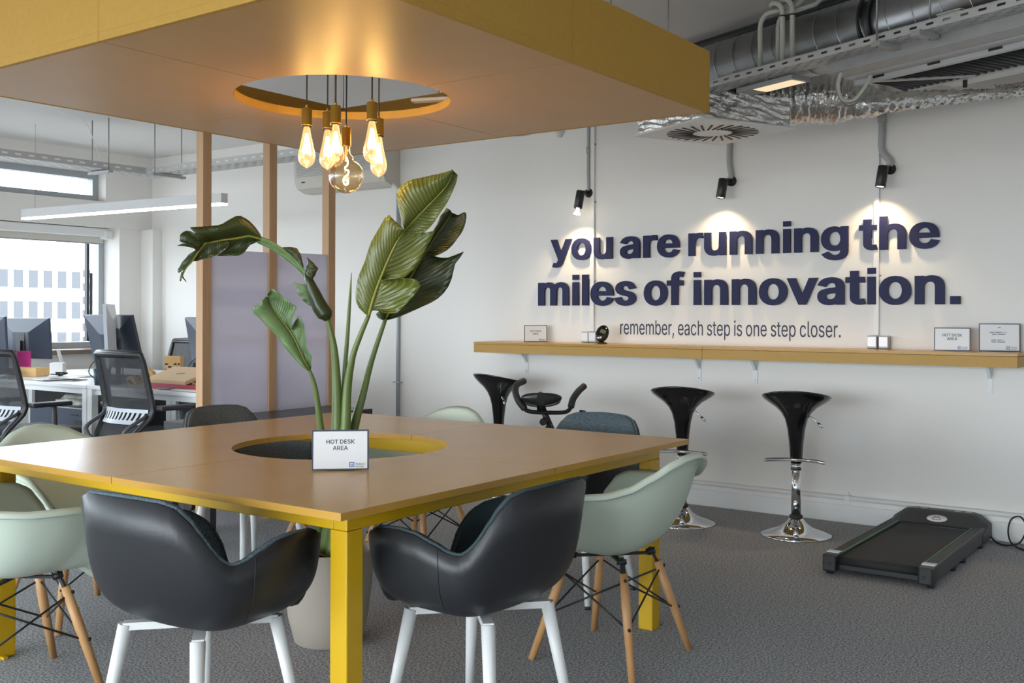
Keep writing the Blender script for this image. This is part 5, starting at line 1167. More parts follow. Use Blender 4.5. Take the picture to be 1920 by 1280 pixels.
# ================================================================== bar stools
def bar_stool(label, loc, rz, zs=0.0):
    t = thing('bar_stool', label, 'stool', loc, rz, 'black bar stools by the wall shelf')
    b = MB(); b.lathe([(0, 0.0), (0.194, 0.0), (0.196, 0.004), (0.192, 0.010), (0.15, 0.022), (0.09, 0.045), (0.055, 0.072), (0.036, 0.10), (0, 0.10)], seg=48); b.build('base', 'chrome', t)
    b = MB(); b.lathe([(0, 0.098), (0.037, 0.098), (0.037, 0.112), (0.030, 0.118), (0, 0.118)], seg=28); b.build('collar', 'black_plastic', t)
    b = MB(); b.lathe([(0, 0.115), (0.0265, 0.115), (0.0265, 0.40 + zs), (0, 0.40 + zs)], seg=28); b.build('column', 'chrome', t)
    z = zs
    # footrest: a chrome bow out to both sides towards the front
    b = MB(); b.lathe([(0.026, 0.372 + z), (0.031, 0.372 + z), (0.031, 0.405 + z), (0.026, 0.405 + z)], seg=28); b.lathe([(0.026, 0.368 + z), (0.0325, 0.368 + z), (0.0325, 0.373 + z)], seg=28); b.build('sleeve', 'chrome', t)
    b = MB(); b.tube(smooth_path([(-0.165, -0.085, 0.425 + z), (-0.11, -0.055, 0.428 + z), (-0.05, -0.035, 0.428 + z), (0, -0.030, 0.428 + z), (0.05, -0.035, 0.428 + z), (0.11, -0.055, 0.428 + z), (0.165, -0.085, 0.425 + z)]), 0.0105, seg=14); b.build('footrest', 'chrome', t)
    # trumpet seat: oval bowl flaring out of a slim stem
    prof = [(0.030, 0.405), (0.034, 0.43), (0.040, 0.52), (0.050, 0.60), (0.064, 0.655), (0.084, 0.690), (0.114, 0.720), (0.150, 0.745), (0.178, 0.768), (0.190, 0.784), (0.191, 0.790), (0.186, 0.790), (0.172, 0.774), (0.140, 0.755), (0.09, 0.740), (0, 0.734)]
    b = MB(); seg = 56; rings = []
    for r, zz in prof:
        k = max(0.0, (zz - 0.66) / 0.13)
        if r < 1e-5: rings.append([b.bm.verts.new((0, 0, zz + z))]); continue
        row = []
        for i in range(seg):
            a = 2 * PI * i / seg; x, y = r * math.cos(a), r * math.sin(a) * (1 - 0.10 * k)
            row.append(b.bm.verts.new((x, y, zz + z + k * (0.036 * (-y / 0.19) - 0.010 * (x / 0.19) ** 2))))
        rings.append(row)
    for A, B in zip(rings, rings[1:]):
        for i in range(seg):
            q = [A[i], A[(i + 1) % seg]] + ([B[(i + 1) % seg], B[i]] if len(B) > 1 else [B[0]])
            b.bm.faces.new(q).smooth = True
    b.build('seat', 'black_gloss', t)
    b = MB(); b.tube([(0.03, -0.02, 0.69 + z), (0.095, -0.05, 0.665 + z), (0.145, -0.07, 0.622 + z)], 0.005, seg=10); b.tube([(0.125, -0.062, 0.640 + z), (0.150, -0.072, 0.618 + z)], 0.0075, seg=10); b.build('height_lever', 'chrome', t)
    return t
bar_stool('black bar stool nearest the treadmill, fully in view', (0.70, 2.87, 0), 0.25)
bar_stool('black bar stool behind the table corner, half hidden by the mint chair', (0.03, 2.80, 0), 0.25)
bar_stool('black bar stool beside the exercise bike, its foot hidden by the table', (-1.46, 2.98, 0), -0.25, 0.012)

# ================================================================== folding exercise bike
bk = thing('exercise_bike', 'black folding exercise bike with a saddle and curved handles', 'exercise bike', (-0.83, 2.57, 0), 0.0)
BO = Vector((-0.83, 2.57, 0)); rb = Vector((math.cos(YAW), math.sin(YAW), 0)); fb = Vector((-math.sin(YAW), math.cos(YAW), 0))
def bl_(r, d, z): return rb * r + fb * d + Vector((0, 0, z))
b = MB(); n = 26; rings = []
for i in range(n):
    u = i / (n - 1); wdt = 0.128 * (1 - 0.72 * max(0, (u - 0.35) / 0.65) ** 1.2) * math.sqrt(min(1, u / 0.10 + 0.05)) * (math.sqrt(min(1, (1 - u) / 0.06 + 0.05)))
    d = -0.10 + 0.25 * u; hz = 0.702 + 0.012 * math.cos(u * 5)
    rings.append([b.bm.verts.new(bl_(wdt * math.cos(a), d, hz + 0.040 * math.sin(a) * (1 if math.sin(a) < 0 else 1.0) + (0.010 * abs(math.cos(a)) if u < .4 else 0))) for a in [2 * PI * k / 18 for k in range(18)]])
for A, B in zip(rings, rings[1:]):
    for k in range(18): b.bm.faces.new([A[k], A[(k + 1) % 18], B[(k + 1) % 18], B[k]]).smooth = True
b.bm.faces.new(rings[0][::-1]); b.bm.faces.new(rings[-1])
b.build('saddle', 'dark_vinyl', bk)
hbp = [(-0.105, 0.10, 0.815), (-0.150, 0.04, 0.795), (-0.160, 0.0, 0.755), (-0.140, -0.03, 0.700), (-0.100, -0.04, 0.648), (-0.05, -0.045, 0.632), (0.06, -0.045, 0.628), (0.150, -0.04, 0.632), (0.185, -0.03, 0.660), (0.200, -0.01, 0.710), (0.235, 0.03, 0.755), (0.275, 0.08, 0.785)]
b = MB(); b.tube(smooth_path([bl_(*p) for p in hbp], 8), 0.013, seg=12); hb = b.build('handlebar', 'black_metal', bk)
for seg_ in (hbp[0:5], hbp[8:]):
    b = MB(); b.tube(smooth_path([bl_(*p) for p in seg_], 8), 0.021, seg=14); b.build('foam_grip', 'bike_rubber', hb)
b = MB(); b.tube([bl_(0.0, 0, 0.675), bl_(0.04, 0, 0.58), bl_(0.12, 0, 0.40)], 0.02, seg=12); b.bar(bl_(0.0, -0.04, 0.635), bl_(0.0, 0.06, 0.66), 0.05, 0.02); b.build('seat_post', 'black_metal', bk)
b = MB(); b.tube([bl_(0.02, -0.03, 0.575), bl_(0.01, -0.06, 0.57)], 0.022, seg=14); b.tube([bl_(0.06, -0.01, 0.545), bl_(0.04, -0.05, 0.535)], 0.016); b.build('knob', 'black_plastic', bk)
b = MB(); b.tube([bl_(0.10, 0, 0.44), bl_(0.30, 0.0, 0.03)], 0.026, seg=12); b.tube([bl_(0.24, 0.0, 0.52), bl_(-0.08, 0, 0.03)], 0.026, seg=12); b.tube([bl_(0.24, 0, 0.52), bl_(0.26, 0, 0.64)], 0.02, seg=12); b.build('frame', 'black_metal', bk)
for r in (0.30, -0.08):
    b = MB(); b.tube([bl_(r, -0.20, 0.026), bl_(r, 0.20, 0.026)], 0.026, seg=12); b.build('floor_bar', 'black_metal', bk)
b = MB(); mx = Matrix.Translation(bl_(0.12, 0, 0.26)) @ fb.to_track_quat('Z', 'Y').to_matrix().to_4x4(); b.lathe([(0, -0.04), (0.11, -0.04), (0.12, -0.03), (0.12, 0.03), (0.11, 0.04), (0, 0.04)], mx=mx, seg=36); b.build('flywheel', 'black_plastic', bk)

# ================================================================== walking treadmill
tm = thing('treadmill', 'flat black walking treadmill on the carpet by the wall', 'treadmill', (1.372, 2.12, 0))
W2 = 0.245
b = MB(); b.b2((-W2 + 0.055, 0.03, 0.058), (W2 - 0.055, 1.08, 0.085), 0.002); b.tube([(-W2 + 0.055, 0.03, 0.0635), (W2 - 0.055, 0.03, 0.0635)], 0.0215, seg=20); b.build('belt', 'belt', tm)
b = MB(); b.b2((-W2 + 0.03, 0.02, 0.02), (W2 - 0.03, 1.20, 0.058), 0.004); b.build('deck', 'black_plastic', tm)
for s in (-1, 1):
    b = MB(); x0, x1 = sorted((s * W2, s * (W2 - 0.052))); b.b2((x0, 0.06, 0.02), (x1, 1.10, 0.095), 0.004); r = b.build('side_rail', 'tm_grey', tm)
    b = MB(); 
    for k in range(4): b.b2((x0 + 0.008 + k * 0.010, 0.065, 0.0948), (x0 + 0.012 + k * 0.010, 1.09, 0.0966))
    b.build('grip_ribs', 'black_plastic', r)
    b = MB(); xs = s * (W2 - 0.056); b.b2((xs - 0.004, 0.06, 0.090), (xs + 0.004, 1.09, 0.0965)); b.build('green_line', 'tm_green', r)
    b = MB(); b.b2((x0 - 0.006, -0.035, 0.018), (x1 + 0.006, 0.065, 0.098), 0.008); e = b.build('end_cap', 'black_plastic', tm)
    b = MB(); b.b2((x0 - 0.004, 0.022, 0.0975), (x1 + 0.004, 0.067, 0.102), 0.001); b.build('silver_plate', 'silver', e)
    b = MB(); b.tube([(s * (W2 - 0.03), -0.034, 0.055), (s * (W2 - 0.03), -0.037, 0.055)], 0.009, seg=14); b.build('screw', 'cable', e)
    for y in (0.02, 0.42, 0.62, 1.02):
        b = MB(); b.tube([(s * (W2 - 0.012), y, 0.0), (s * (W2 - 0.012), y, 0.022)], 0.018, seg=14); b.build('foot', 'black_plastic', tm)
pr = [(1.03, 0.03), (1.03, 0.088), (1.04, 0.096), (1.15, 0.143), (1.17, 0.150), (1.235, 0.150), (1.252, 0.132), (1.255, 0.02), (1.03, 0.02)]
# motor hood with sloping ends
b = MB(); t_ = bmesh.new()
secs = [(-W2 - 0.004, 0.62), (-W2 + 0.05, 0.93), (-W2 + 0.09, 1.0), (W2 - 0.09, 1.0), (W2 - 0.05, 0.93), (W2 + 0.004, 0.62)]
rows = [[t_.verts.new((x, y, 0.02 + (z - 0.02) * k)) for y, z in pr] for x, k in secs]
for A, B in zip(rows, rows[1:]):
    for k in range(len(pr)): t_.faces.new([A[k], A[(k + 1) % len(pr)], B[(k + 1) % len(pr)], B[k]])
t_.faces.new(rows[0]); t_.faces.new(rows[-1][::-1])
b._merge(t_, Matrix.Identity(4)); hd = b.build('motor_hood', 'black_plastic', tm)
sl = math.atan2(0.143 - 0.096, 0.11)
mxh = Matrix.Translation((0.0, 1.092, 0.1185)) @ Matrix.Rotation(sl, 4, 'X')
b = MB(); b.lathe([(0, 0.003), (0.052, 0.003), (0.054, 0.0), (0, 0.0)], mx=mxh @ Matrix.Diagonal((1.0, 0.62, 1, 1)), seg=36); em = b.build('emblem', 'paper', hd)
b = MB()
for pts in (((-0.022, -0.012), (-0.010, 0.014), (-0.004, 0.0), (0.004, 0.016), (0.020, -0.012)),):
    b.tube([mxh @ Vector((x, y, 0.004)) for x, y in pts], 0.002, seg=6)
b.build('emblem_mark', 'red', em)
b = MB(); b.bar(mxh @ Vector((-0.02, -0.016, 0.0035)), mxh @ Vector((0.02, -0.016, 0.0035)), 0.003, 0.002); b.build('emblem_text', 'ink', em)
for x in (-0.150, -0.095, 0.085, 0.140):
    b = MB(); b.lathe([(0, 0.152), (0.018, 0.152), (0.019, 0.148), (0, 0.148)], (x, 1.202, 0), seg=24, mx=Matrix.Diagonal((1.1, 0.55, 1, 1))); b.build('vent_disc', 'conduit', hd)
b = MB(); b.b2((0.03, 1.022, 0.07), (0.17, 1.031, 0.088)); b.build('warning_label', 'screen', hd)
b = MB(); b.tube(smooth_path([(1.62, 3.34, 0.03), (1.66, 3.30, 0.008), (1.72, 3.26, 0.008), (1.78, 3.27, 0.03), (1.80, 3.33, 0.10), (1.765, 3.365, 0.15), (1.72, 3.355, 0.13), (1.715, 3.31, 0.06), (1.76, 3.25, 0.01), (1.90, 3.16, 0.008), (2.2, 3.2, 0.008)]), 0.0045, seg=8)
tag(b.build('power_cord', 'cable'), 'black treadmill power cord looping up against the baseboard', 'cord')
# ================================================================== wooden post partition
pt = thing('post_partition', 'partition of three wooden posts with a lavender board between them', 'partition', (-2.07, 1.46, 0))
for y in (-0.487, 0.0, 0.492):
    b = MB(); b.b2((-0.03, y - 0.03, 0), (0.03, y + 0.03, 2.47), 0.002); b.build('post', 'post', pt)
b = MB(); b.b2((0.008, -0.456, 0.10), (0.020, -0.031, 1.605)); b.build('board', 'lav', pt)
b = MB(); b.b2((0.008, 0.031, 0.10), (0.020, 0.461, 1.615)); b.build('board', 'lav', pt)
cn = thing('console_table', 'low charcoal console table in front of the wooden posts', 'table', (-1.85, 1.30, 0))
b = MB(); b.b2((-0.18, -0.62, 0.607), (0.20, 0.16, 0.65), 0.002); b.build('top', 'charcoal', cn)
b = MB(); b.b2((-0.18, 0.1615, 0.607), (0.20, 0.62, 0.65), 0.002); b.build('top', 'charcoal', cn)
for x, y in ((-0.15, -0.58), (0.17, -0.58), (0.17, 0.58), (-0.15, 0.58)):
    b = MB(); b.b2((x - 0.02, y - 0.02, 0), (x + 0.02, y + 0.02, 0.607)); b.build('leg', 'charcoal', cn)

# ================================================================== desks
def desk(label, x0, x1, y0, y1):
    t = thing('office_desk', label, 'desk', ((x0 + x1) / 2, (y0 + y1) / 2, 0), 0, 'white office desks')
    hx, hy = (x1 - x0) / 2 - 0.001, (y1 - y0) / 2 - 0.004
    b = MB(); b.b2((-hx, -hy, 0.715), (hx, hy, 0.74), 0.002); b.build('top', 'desk', t)
    b = MB(); b.b2((-hx + 0.05, -hy + 0.03, 0.675), (hx - 0.05, -hy + 0.06, 0.714)); b.build('crossbar', 'white_metal', t)
    b = MB(); b.b2((-hx + 0.05, hy - 0.06, 0.675), (hx - 0.05, hy - 0.03, 0.714)); b.build('crossbar', 'white_metal', t)
    if y0 < 2:
        b = MB(); b.b2((-hx + 0.056, hy - 0.028, 0.12), (hx - 0.056, hy - 0.012, 0.67)); b.build('dark_panel', 'black_plastic', t)  # black sheet added to make the space under the desk dark
    for sx in (-1, 1):
        for sy in (-1, 1):
            b = MB(); xs = sorted((sx * hx, sx * (hx - 0.055))); ys = sorted((sy * (hy - 0.005), sy * (hy - 0.055))); b.b2((xs[0], ys[0], 0), (xs[1], ys[1], 0.714), 0.002); b.build('leg', 'white_metal', t)
    return t
desk('white desk with the grey tower computer beneath it', -5.72, -3.765, 1.30, 2.05)
desk('white desk with the red case on it, behind the mesh chair', -3.760, -2.50, 1.30, 2.05)
desk('white desk against the window, behind the desk with the tower computer', -5.72, -3.765, 2.06, 2.80)
desk('white desk against the wall, behind the desk with the red case', -3.760, -3.02, 2.06, 2.80)
# cable basket and power strip under the desk
t = thing('cable_basket', 'white cable basket with sockets under the desk with the red case', 'cable basket', (-3.0, 1.95, 0.60))
b = MB(); b.b2((-0.5, -0.06, 0), (0.45, 0.05, 0.006)); b.b2((-0.5, -0.066, 0), (0.45, -0.06, 0.07)); b.build('basket', 'white_metal', t)
b = MB()
for i in range(5): b.b2((-0.42 + i * 0.17, -0.068, 0.02), (-0.36 + i * 0.17, -0.0662, 0.055))
b.build('openings', 'cable', t)
for sx in (-0.45, 0.4):
    b = MB(); b.b2((sx - 0.01, -0.01, 0.0), (sx + 0.01, 0.01, 0.114)); b.build('hanger', 'white_metal', t)
for k, (x, sag) in enumerate(((-3.25, 0.18), (-2.95, 0.25), (-2.78, 0.22), (-2.68, 0.28))):
    b = MB(); b.tube(smooth_path([(x, 1.93, 0.605), (x + 0.03, 1.86, 0.605 - sag), (x + 0.07, 1.82, 0.58 - sag * 0.4), (x + 0.09, 1.90, 0.609)]), 0.004, seg=6)
    tag(b.build('hanging_cable', 'cable_white' if k % 2 else 'cable'), ('dark cable drooping from the basket, the one nearest the mesh chair', 'pale cable drooping from the basket, the one nearer the mesh chair', 'dark cable drooping from the basket, the one nearer the first post', 'pale cable drooping from the basket, the one nearest the first post')[k], 'cable', 'cables drooping under the desks')

# tower computer
t = thing('tower_computer', 'grey tower computer under the desk by the pair of white legs', 'computer', (-4.33, 1.62, 0))
b = MB(); b.b2((-0.36, -0.20, 0.12), (0.36, 0.20, 0.56), 0.01); b.build('case', 'screen', t)
b = MB(); b.b2((-0.30, -0.20, 0), (0.30, 0.2, 0.12)); b.build('plinth', 'black_plastic', t)
b = MB(); b.b2((0.20, -0.204, 0.50), (0.28, -0.20, 0.51)); b.b2((0.24, -0.204, 0.44), (0.33, -0.20, 0.47)); b.build('badge', 'black_plastic', t)
t = thing('paper_heap', 'crumpled beige bag lying on the shelf under the desk by the tower computer', 'bag', (-4.35, 1.60, 0.561))
b = MB(); q = bmesh.new(); bmesh.ops.create_icosphere(q, subdivisions=3, radius=1)
rr = random.Random(2)
for v in q.verts: v.co = Vector((v.co.x * 0.20, v.co.y * 0.12, max(0, v.co.z * 0.06 + 0.015))) * rr.uniform(0.8, 1.08)
b._merge(q, Matrix.Identity(4)); b.build('bag', 'ac', t)

# ================================================================== office chairs
def office_chair(label, loc, rz, arms=True):
    t = thing('office_chair', label, 'office chair', loc, rz, 'black mesh office chairs')
    def back(u, v):
        """u across -1..1, v up 0..1"""
        z = 0.45 + v * 0.53
        if v < 0.36: q = v / 0.36; q = q * q * (3 - 2 * q); y = -0.31 + 0.11 * q; w = 0.175 + 0.06 * q
        else: q = (v - 0.36) / 0.64; y = -0.20 - 0.075 * q ** 1.2; w = 0.235 - 0.012 * q
        y += 0.045 * u * u
        return Vector((u * w, y, z))
    b = MB(); loop = [back(-1, v / 14) for v in range(15)] + [back(-1 + 2 * k / 8, 1) for k in range(1, 8)] + [back(1, 1 - v / 14) for v in range(15)] + [back(1 - 2 * k / 8, 0) for k in range(1, 8)]
    b.tube(loop, 0.030, seg=10, closed=True, flat=0.6); b.build('back_frame', 'black_plastic', t)
    b = MB(); b.tube([back(-1, 1) + Vector((0, -0.008, 0.01)), back(-0.5, 1) + Vector((0, -0.01, 0.016)), back(0, 1) + Vector((0, -0.012, 0.018)), back(0.5, 1) + Vector((0, -0.01, 0.016)), back(1, 1) + Vector((0, -0.008, 0.01))], 0.016, seg=10); b.build('top_rail', 'charcoal', t)
    b = MB(); g = [[b.bm.verts.new(back(-0.97 + 1.94 * i / 10, 0.02 + 0.96 * j / 14)) for i in range(11)] for j in range(15)]
    for j in range(14):
        for i in range(10): b.bm.faces.new([g[j][i], g[j][i + 1], g[j + 1][i + 1], g[j + 1][i]]).smooth = True
    b.build('mesh_back', 'mesh', t, normals=False)
    b = MB(); rows = []
    for j in range(5):
        rows.append([back(-0.92 + 1.84 * i / 22, 0.20 + 0.17 * j / 4) + Vector((0, -0.012, 0)) for i in range(23)])
    for j in range(4):
        for i in range(22):
            if j in (1, 2) and i % 2 == 1: continue
            q = [b.bm.verts.new(p) for p in (rows[j][i], rows[j][i + 1], rows[j + 1][i + 1], rows[j + 1][i])]; b.bm.faces.new(q)
    o = b.build('lumbar_pad', 'screen_light', t, normals=False); sd = o.modifiers.new('thickness', 'SOLIDIFY'); sd.thickness = 0.003
    b = MB()
    for s in (-1, 1): b.tube(smooth_path([back(s * 0.95, 0.30) + Vector((0, -0.02, 0)), (s * 0.20, -0.33, 0.52), (s * 0.12, -0.28, 0.42), (s * 0.05, -0.12, 0.40)]), 0.017, seg=8, flat=0.6)
    b.build('back_support', 'dark_grey', t)
    b = MB(); b.box((0, 0.0, 0.455), (0.49, 0.48, 0.075), None, 0.03); b.build('seat', 'dark_grey', t)
    b = MB(); b.box((0, -0.02, 0.40), (0.18, 0.26, 0.045), None, 0.01); b.tube([(0, 0, 0.40), (0, 0, 0.20)], 0.028); b.tube([(0, 0, 0.24), (0, 0, 0.07)], 0.04); b.build('gas_column', 'black_plastic', t)
    b = MB()
    for k in range(5):
        a = 2 * PI * k / 5 + 0.3; b.bar((0.02 * math.cos(a), 0.02 * math.sin(a), 0.105), (0.29 * math.cos(a), 0.29 * math.sin(a), 0.075), 0.035, 0.028)
    b.build('star_base', 'black_plastic', t)
    for k in range(5):
        a = 2 * PI * k / 5 + 0.3; c = Vector((0.29 * math.cos(a), 0.29 * math.sin(a), 0.03)); tn = Vector((-math.sin(a), math.cos(a), 0))
        b = MB(); b.tube([c - tn * 0.022, c - tn * 0.006], 0.03, seg=16); b.tube([c + tn * 0.006, c + tn * 0.022], 0.03, seg=16); b.tube([c, c + Vector((0, 0, 0.06))], 0.007); b.build('caster', 'black_plastic', t)
    if arms:
        for s in (-1, 1):
            b = MB(); b.tube(smooth_path([(s * 0.20, 0.0, 0.43), (s * 0.29, 0.0, 0.45), (s * 0.30, 0.0, 0.55), (s * 0.29, 0.0, 0.645)]), [0.02] * 19, seg=10, flat=0.8); b.build('arm_post', 'dark_grey', t)
            b = MB(); b.box((s * 0.285, -0.02, 0.655), (0.085, 0.27, 0.030), None, 0.012); b.build('armrest', 'black_plastic', t)
    return t
office_chair('black mesh office chair turned away before the desk with the red case', (-2.92, 1.23, 0), 0.0)
office_chair('black mesh office chair cut by the picture edge, beside the mint chair', (-3.74, 0.88, 0), 0.0)
office_chair('black office chair on the far side of the desks behind the sand laptop', (-5.25, 3.0, 0), PI - 0.1, False)

# ================================================================== monitors and things on the desks
def monitor(label, loc, rz, w_=0.54, h_=0.32, tilt=0.06, logo=None, m='screen', zc=1.03, back_hump=True, stand=True):
    t = thing('monitor', label, 'monitor', loc, rz, 'computer monitors on the white desks')
    # screen faces local +Y, its back faces local -Y
    z0 = zc - loc[2]
    mx = Matrix.Translation((0, 0, z0)) @ Matrix.Rotation(tilt, 4, 'X')
    q = bmesh.new(); bmesh.ops.create_cube(q, size=1)
    for v in q.verts: v.co = Vector((v.co.x * w_, v.co.y * 0.022, v.co.z * h_))
    b = MB(); b._merge(q, mx)
    # raised back: four sloping planes
    A = [(-w_ / 2, -0.011, -h_ / 2), (w_ / 2, -0.011, -h_ / 2), (w_ / 2, -0.011, h_ / 2), (-w_ / 2, -0.011, h_ / 2)]
    B = [(-w_ * 0.16, -0.045, -h_ * 0.30), (w_ * 0.16, -0.045, -h_ * 0.30), (w_ * 0.16, -0.045, h_ * 0.16), (-w_ * 0.16, -0.045, h_ * 0.16)]
    va = [b.bm.verts.new(mx @ Vector(p)) for p in A]; vb = [b.bm.verts.new(mx @ Vector(p)) for p in B]
    for k in range(4): b.bm.faces.new([va[k], va[(k + 1) % 4], vb[(k + 1) % 4], vb[k]])
    b.bm.faces.new(vb); hs = b.build('housing', m, t)
    q = bmesh.new(); bmesh.ops.create_cube(q, size=1)
    for v in q.verts: v.co = Vector((v.co.x * (w_ - 0.02), 0.0114 + v.co.y * 0.001, v.co.z * (h_ - 0.03)))
    b = MB(); b._merge(q, mx); b.build('display', 'black_gloss', t)
    if stand:
        b = MB(); b.bar((0, -0.05, z0 - 0.02), (0, -0.055, 0.008), 0.045, 0.03); b.build('neck', 'black_plastic', t)
        b = MB(); b.lathe([(0, 0), (0.115, 0), (0.115, 0.006), (0.02, 0.014), (0, 0.014)], (0, -0.03, 0), seg=30, mx=Matrix.Diagonal((1.0, 0.8, 1, 1))); b.build('foot', 'black_plastic', t)
        b = MB(); b.b2((-0.05, -0.049, z0 - 0.10), (0.05, -0.044, z0 + 0.05)); b.build('port_plate', 'dark_grey', hs)
        b = MB(); b.tube(smooth_path([(-0.02, -0.05, z0 - 0.09), (-0.11, -0.10, z0 - 0.16), (-0.16, -0.10, 0.06), (-0.12, -0.08, 0.012)]), 0.0035, seg=6); b.build('cable', 'cable', t)
    if logo:
        o = text_mesh('logo', GR, 'LG', 0.05, 0.05, 0.0004, 'screen_light', hs); o.rotation_euler = (PI / 2 + tilt, 0, 0); o.location = (0.0, -0.024, z0 + h_ * 0.30)
        b = MB(); b.lathe([(0, 0), (0.017, 0), (0.017, 0.0008), (0, 0.0008)], (-0.028, -0.026, z0 + h_ * 0.30 + 0.014), seg=24, mx=Matrix.Rotation(PI / 2, 4, 'X')); b.build('logo', 'screen_light', hs)
    return t
monitor('dark monitor seen from behind in front of the bright window', (-5.43, 1.80, 0.74), 0.15, 0.60, 0.33, logo=True, zc=1.03)
monitor('dark tilted monitor seen from behind over the mesh chair', (-4.07, 1.72, 0.74), 0.02, 0.58, 0.40, tilt=0.25, zc=1.03)
monitor('dark monitor half hidden behind the first wooden post', (-3.72, 2.33, 0.74), 0.0, 0.54, 0.36, tilt=0.2, zc=1.03)
monitor('dark monitor cut off at the picture edge above the mesh chair', (-5.35, 1.42, 0.74), 0.2, 0.50, 0.42, zc=1.0)
monitor('thin bright monitor seen edge on over the mesh chair', (-3.78, 1.50, 0.74), 2.42, 0.42, 0.44, m='screen_light', zc=1.08, tilt=-0.05)
def laptop(label, loc, rz, m, open_=True, ang=1.75, w_=0.31):
    t = thing('laptop', label, 'laptop', loc, rz)
    b = MB(); b.b2((-w_ / 2, -0.11, 0.001), (w_ / 2, 0.11, 0.014), 0.003); b.build('base', m, t)
    b = MB()
    if open_: b.bar((0, 0.11, 0.012), (0, 0.11 + 0.21 * math.cos(ang - PI / 2 + PI / 2) * -1, 0.012 + 0.21 * math.sin(ang)), w_, 0.006)
    else: b.b2((-w_ / 2, -0.11, 0.0145), (w_ / 2, 0.11, 0.020), 0.003)
    l = b.build('lid', m, t)
    return t
laptop('thin silver laptop standing open before the window', (-4.72, 1.86, 0.74), 2.55, 'silver', True, 1.85)
# red organiser case with the sand coloured closed laptop on it
t = thing('storage_case', 'open crimson case lying on the desk under the sand laptop', 'case', (-2.93, 1.52, 0.741), 0.0)
b = MB(); b.b2((-0.30, -0.13, 0), (0.33, 0.13, 0.008)); b.b2((-0.30, -0.13, 0.008), (0.33, -0.118, 0.035)); b.b2((-0.30, 0.118, 0.008), (0.33, 0.13, 0.075)); b.b2((0.318, -0.118, 0.008), (0.33, 0.118, 0.10)); b.b2((-0.30, -0.118, 0.008), (-0.288, 0.118, 0.05)); b.build('tray', 'red', t)
b = MB(); rr = random.Random(6)
for i in range(14): b.tube([(rr.uniform(0.05, 0.29), rr.uniform(-0.1, 0.1), 0.02), (rr.uniform(0.05, 0.29), rr.uniform(-0.1, 0.1), 0.045)], 0.008, seg=8)
o = b.build('odds_and_ends', 'pine', t); o['kind'] = 'stuff'
t = thing('laptop', 'sand coloured closed laptop lying on the crimson case', 'laptop', (-3.02, 1.52, 0.80), 0.0)
b = MB(); b.bar((0, -0.125, -0.018), (0, 0.12, 0.060), 0.44, 0.016); b.build('base', 'gold_laptop', t)
b = MB(); b.bar((0, -0.122, -0.005), (0, 0.117, 0.071), 0.436, 0.006); l = b.build('lid', 'gold_laptop', t)
b = MB(); b.bar((-0.02, -0.01, 0.034), (0.04, 0.008, 0.0398), 0.012, 0.004); b.build('emblem', 'ink_grey', l)
b = MB(); b.tube([(-2.99, 1.335, 0.748), (-2.76, 1.375, 0.748)], 0.006, seg=8); tag(b.build('pen', 'black_plastic'), 'dark pen lying at the front edge of the desk before the case', 'pen')
b = MB(); b.b2((-0.12, -0.03, 0), (0.12, 0.03, 0.012), 0.003); tag(b.build('notebook', 'ac', None, (-2.72, 1.355, 0.741), (0, 0, 0.1)), 'pale slim notebook at the desk edge before the crimson case', 'notebook')
b = MB(); b.b2((-0.035, -0.02, 0), (0.035, 0.02, 0.03), 0.006); tag(b.build('mouse', 'black_plastic', None, (-2.63, 1.43, 0.741), (0, 0, 0.3)), 'small black mouse on the desk beside the first wooden post', 'mouse')
# cut plywood models
def cutout(label, loc, rz, w_, h_, k, shape='panel'):
    t = thing('plywood_model', label, 'model', loc, rz, 'laser cut plywood models')
    if shape == 'panel':
        b = MB(); b.prism([(-w_ / 2 * 0.9, 0), (w_ / 2 * 0.95, 0), (w_ / 2, h_), (-w_ / 2, h_ * 1.02)], -0.03, 0.03, 'Y'); b.build('body', 'pine', t)
        b = MB(); rr = random.Random(k)
        for i in range(9):
            for j in range(7):
                if rr.random() < 0.75:
                    x = (-0.40 + 0.8 * i / 8) * w_; z = (0.1 + 0.62 * j / 6) * h_; s = rr.uniform(0.003, 0.007); b.b2((x - s, -0.0315, z - s), (x + s, -0.0295, z + s))
        o = b.build('pierced_pattern', 'hole_dark', t)
    else:
        b = MB(); b.prism([(-w_ / 2, 0), (w_ / 2, 0), (w_ * 0.3, h_ * 0.75), (w_ * 0.05, h_), (-w_ * 0.22, h_ * 0.7)], -0.025, 0.025, 'Y'); b.build('body', 'pine', t)
        b = MB(); rr = random.Random(k)
        for i in range(9):
            x = rr.uniform(-0.3, 0.25) * w_; z = rr.uniform(0.08, 0.6) * h_; b.b2((x - 0.006, -0.0265, z - 0.005), (x + 0.006, -0.0245, z + 0.005))
        b.build('cutouts', 'hole_dark', t)
cutout('pierced plywood box standing on the desk by the first wooden post', (-3.45, 1.79, 0.741), 0.55, 0.115, 0.19, 3)
cutout('low pointed plywood model beside the mesh chair', (-3.69, 1.74, 0.741), 0.5, 0.16, 0.10, 5, 'roof')
cutout('small plywood piece lying by the pointed plywood model', (-3.62, 1.56, 0.741), 0.4, 0.12, 0.06, 9, 'roof')
b = MB(); b.lathe([(0, 0), (0.034, 0), (0.043, 0.11), (0.040, 0.11), (0.033, 0.006), (0, 0.006)], seg=28); o = tag(b.build('pen_cup', 'cup', None, (-3.72, 1.38, 0.741)), 'slate blue pen cup at the desk joint', 'cup')
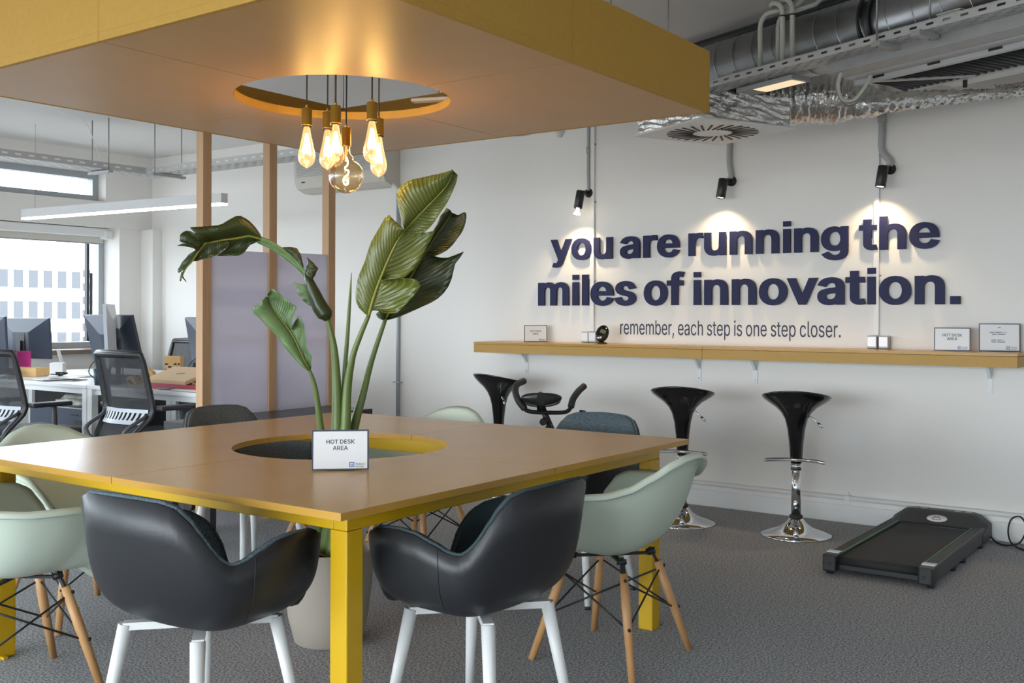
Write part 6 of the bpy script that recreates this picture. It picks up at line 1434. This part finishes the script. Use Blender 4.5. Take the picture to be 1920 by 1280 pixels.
for k, (dx, dy, m) in enumerate(((0.02, 0.0, 'black_plastic'), (-0.01, 0.015, 'cable_white'), (-0.015, -0.012, 'ink_grey'))):
    p = MB(); p.tube([(-3.72 + dx * 0.5, 1.38 + dy * 0.5, 0.75), (-3.72 + dx * 1.8, 1.38 + dy * 1.8, 0.90 + 0.02 * k)], 0.004, seg=6); tag(p.build('pen', m), ('black', 'white', 'grey')[k] + ' pen leaning in the slate pen cup', 'pen', 'pens in the cup')
b = MB(); b.b2((-0.05, -0.04, 0), (0.05, 0.04, 0.115), 0.006); o = tag(b.build('gift_box', 'white_paint', None, (-4.68, 1.64, 0.741), (0, 0, 0.75)), 'white cardboard box with a small black label on the desk', 'box')
b = MB(); b.b2((-0.002, -0.0415, 0.01), (0.032, -0.0402, 0.045)); b.build('label', 'ink', o)
b = MB(); b.b2((-0.15, -0.08, 0), (0.15, 0.08, 0.065), 0.004); tag(b.build('carton', 'pine', None, (-5.10, 1.64, 0.741), (0, 0, 0.3)), 'pale brown carton below the dark monitor', 'box')
b = MB(); b.b2((-0.055, -0.012, 0), (0.055, 0.012, 0.19), 0.002); tag(b.build('book', 'magenta', None, (-5.27, 1.70, 0.741), (0, 0, 0.5)), 'magenta book standing under the dark monitor', 'book')
b = MB(); b.tube(smooth_path([(-5.16, 1.46, 0.765), (-5.08, 1.42, 0.79), (-5.0, 1.44, 0.775), (-4.93, 1.42, 0.763)]), [0.02, 0.04, 0.05, 0.05, 0.05, 0.05, 0.05, 0.05, 0.05, 0.05, 0.05, 0.05, 0.045, 0.04, 0.035, 0.03, 0.02, 0.015, 0.01], seg=10, flat=0.35); tag(b.build('headset_case', 'dark_grey'), 'dark soft pouch lying before the pale carton', 'pouch')
rr = random.Random(12)
for k in range(5):
    b = MB(); b.b2((-0.10, -0.07, 0), (0.10, 0.07, 0.003 + 0.002 * (k % 2)))
    tag(b.build('paper_sheet', 'paper', None, (-4.36 + rr.uniform(-.12, .12), 1.52 + rr.uniform(-.1, .1), 0.7415 + 0.006 * k), (0, 0, rr.uniform(-0.7, 0.7))), 'white paper sheet in the loose pile by the desk joint', 'paper', 'loose papers by the desk joint')
b = MB(); b.tube(smooth_path([(-4.42 + 0.05 * math.cos(a * 1.2) + 0.012 * a, 1.46 + 0.05 * math.sin(a * 1.2), 0.776 + 0.003 * a) for a in range(10)]), 0.0045, seg=6); tag(b.build('coiled_cable', 'cable'), 'black cable coiled on the loose papers', 'cable')
t = thing('keyboard', 'dark keyboard lying behind the loose papers', 'keyboard', (-4.26, 1.94, 0.741), 0.1)
b = MB(); b.b2((-0.2, -0.06, 0), (0.2, 0.06, 0.018), 0.004); b.build('body', 'black_plastic', t)
b = MB()
for i in range(14):
    for j in range(5): b.b2((-0.19 + i * 0.0272, -0.052 + j * 0.0212, 0.018), (-0.19 + i * 0.0272 + 0.022, -0.052 + j * 0.0212 + 0.017, 0.023))
o = b.build('keys', 'dark_grey', t)
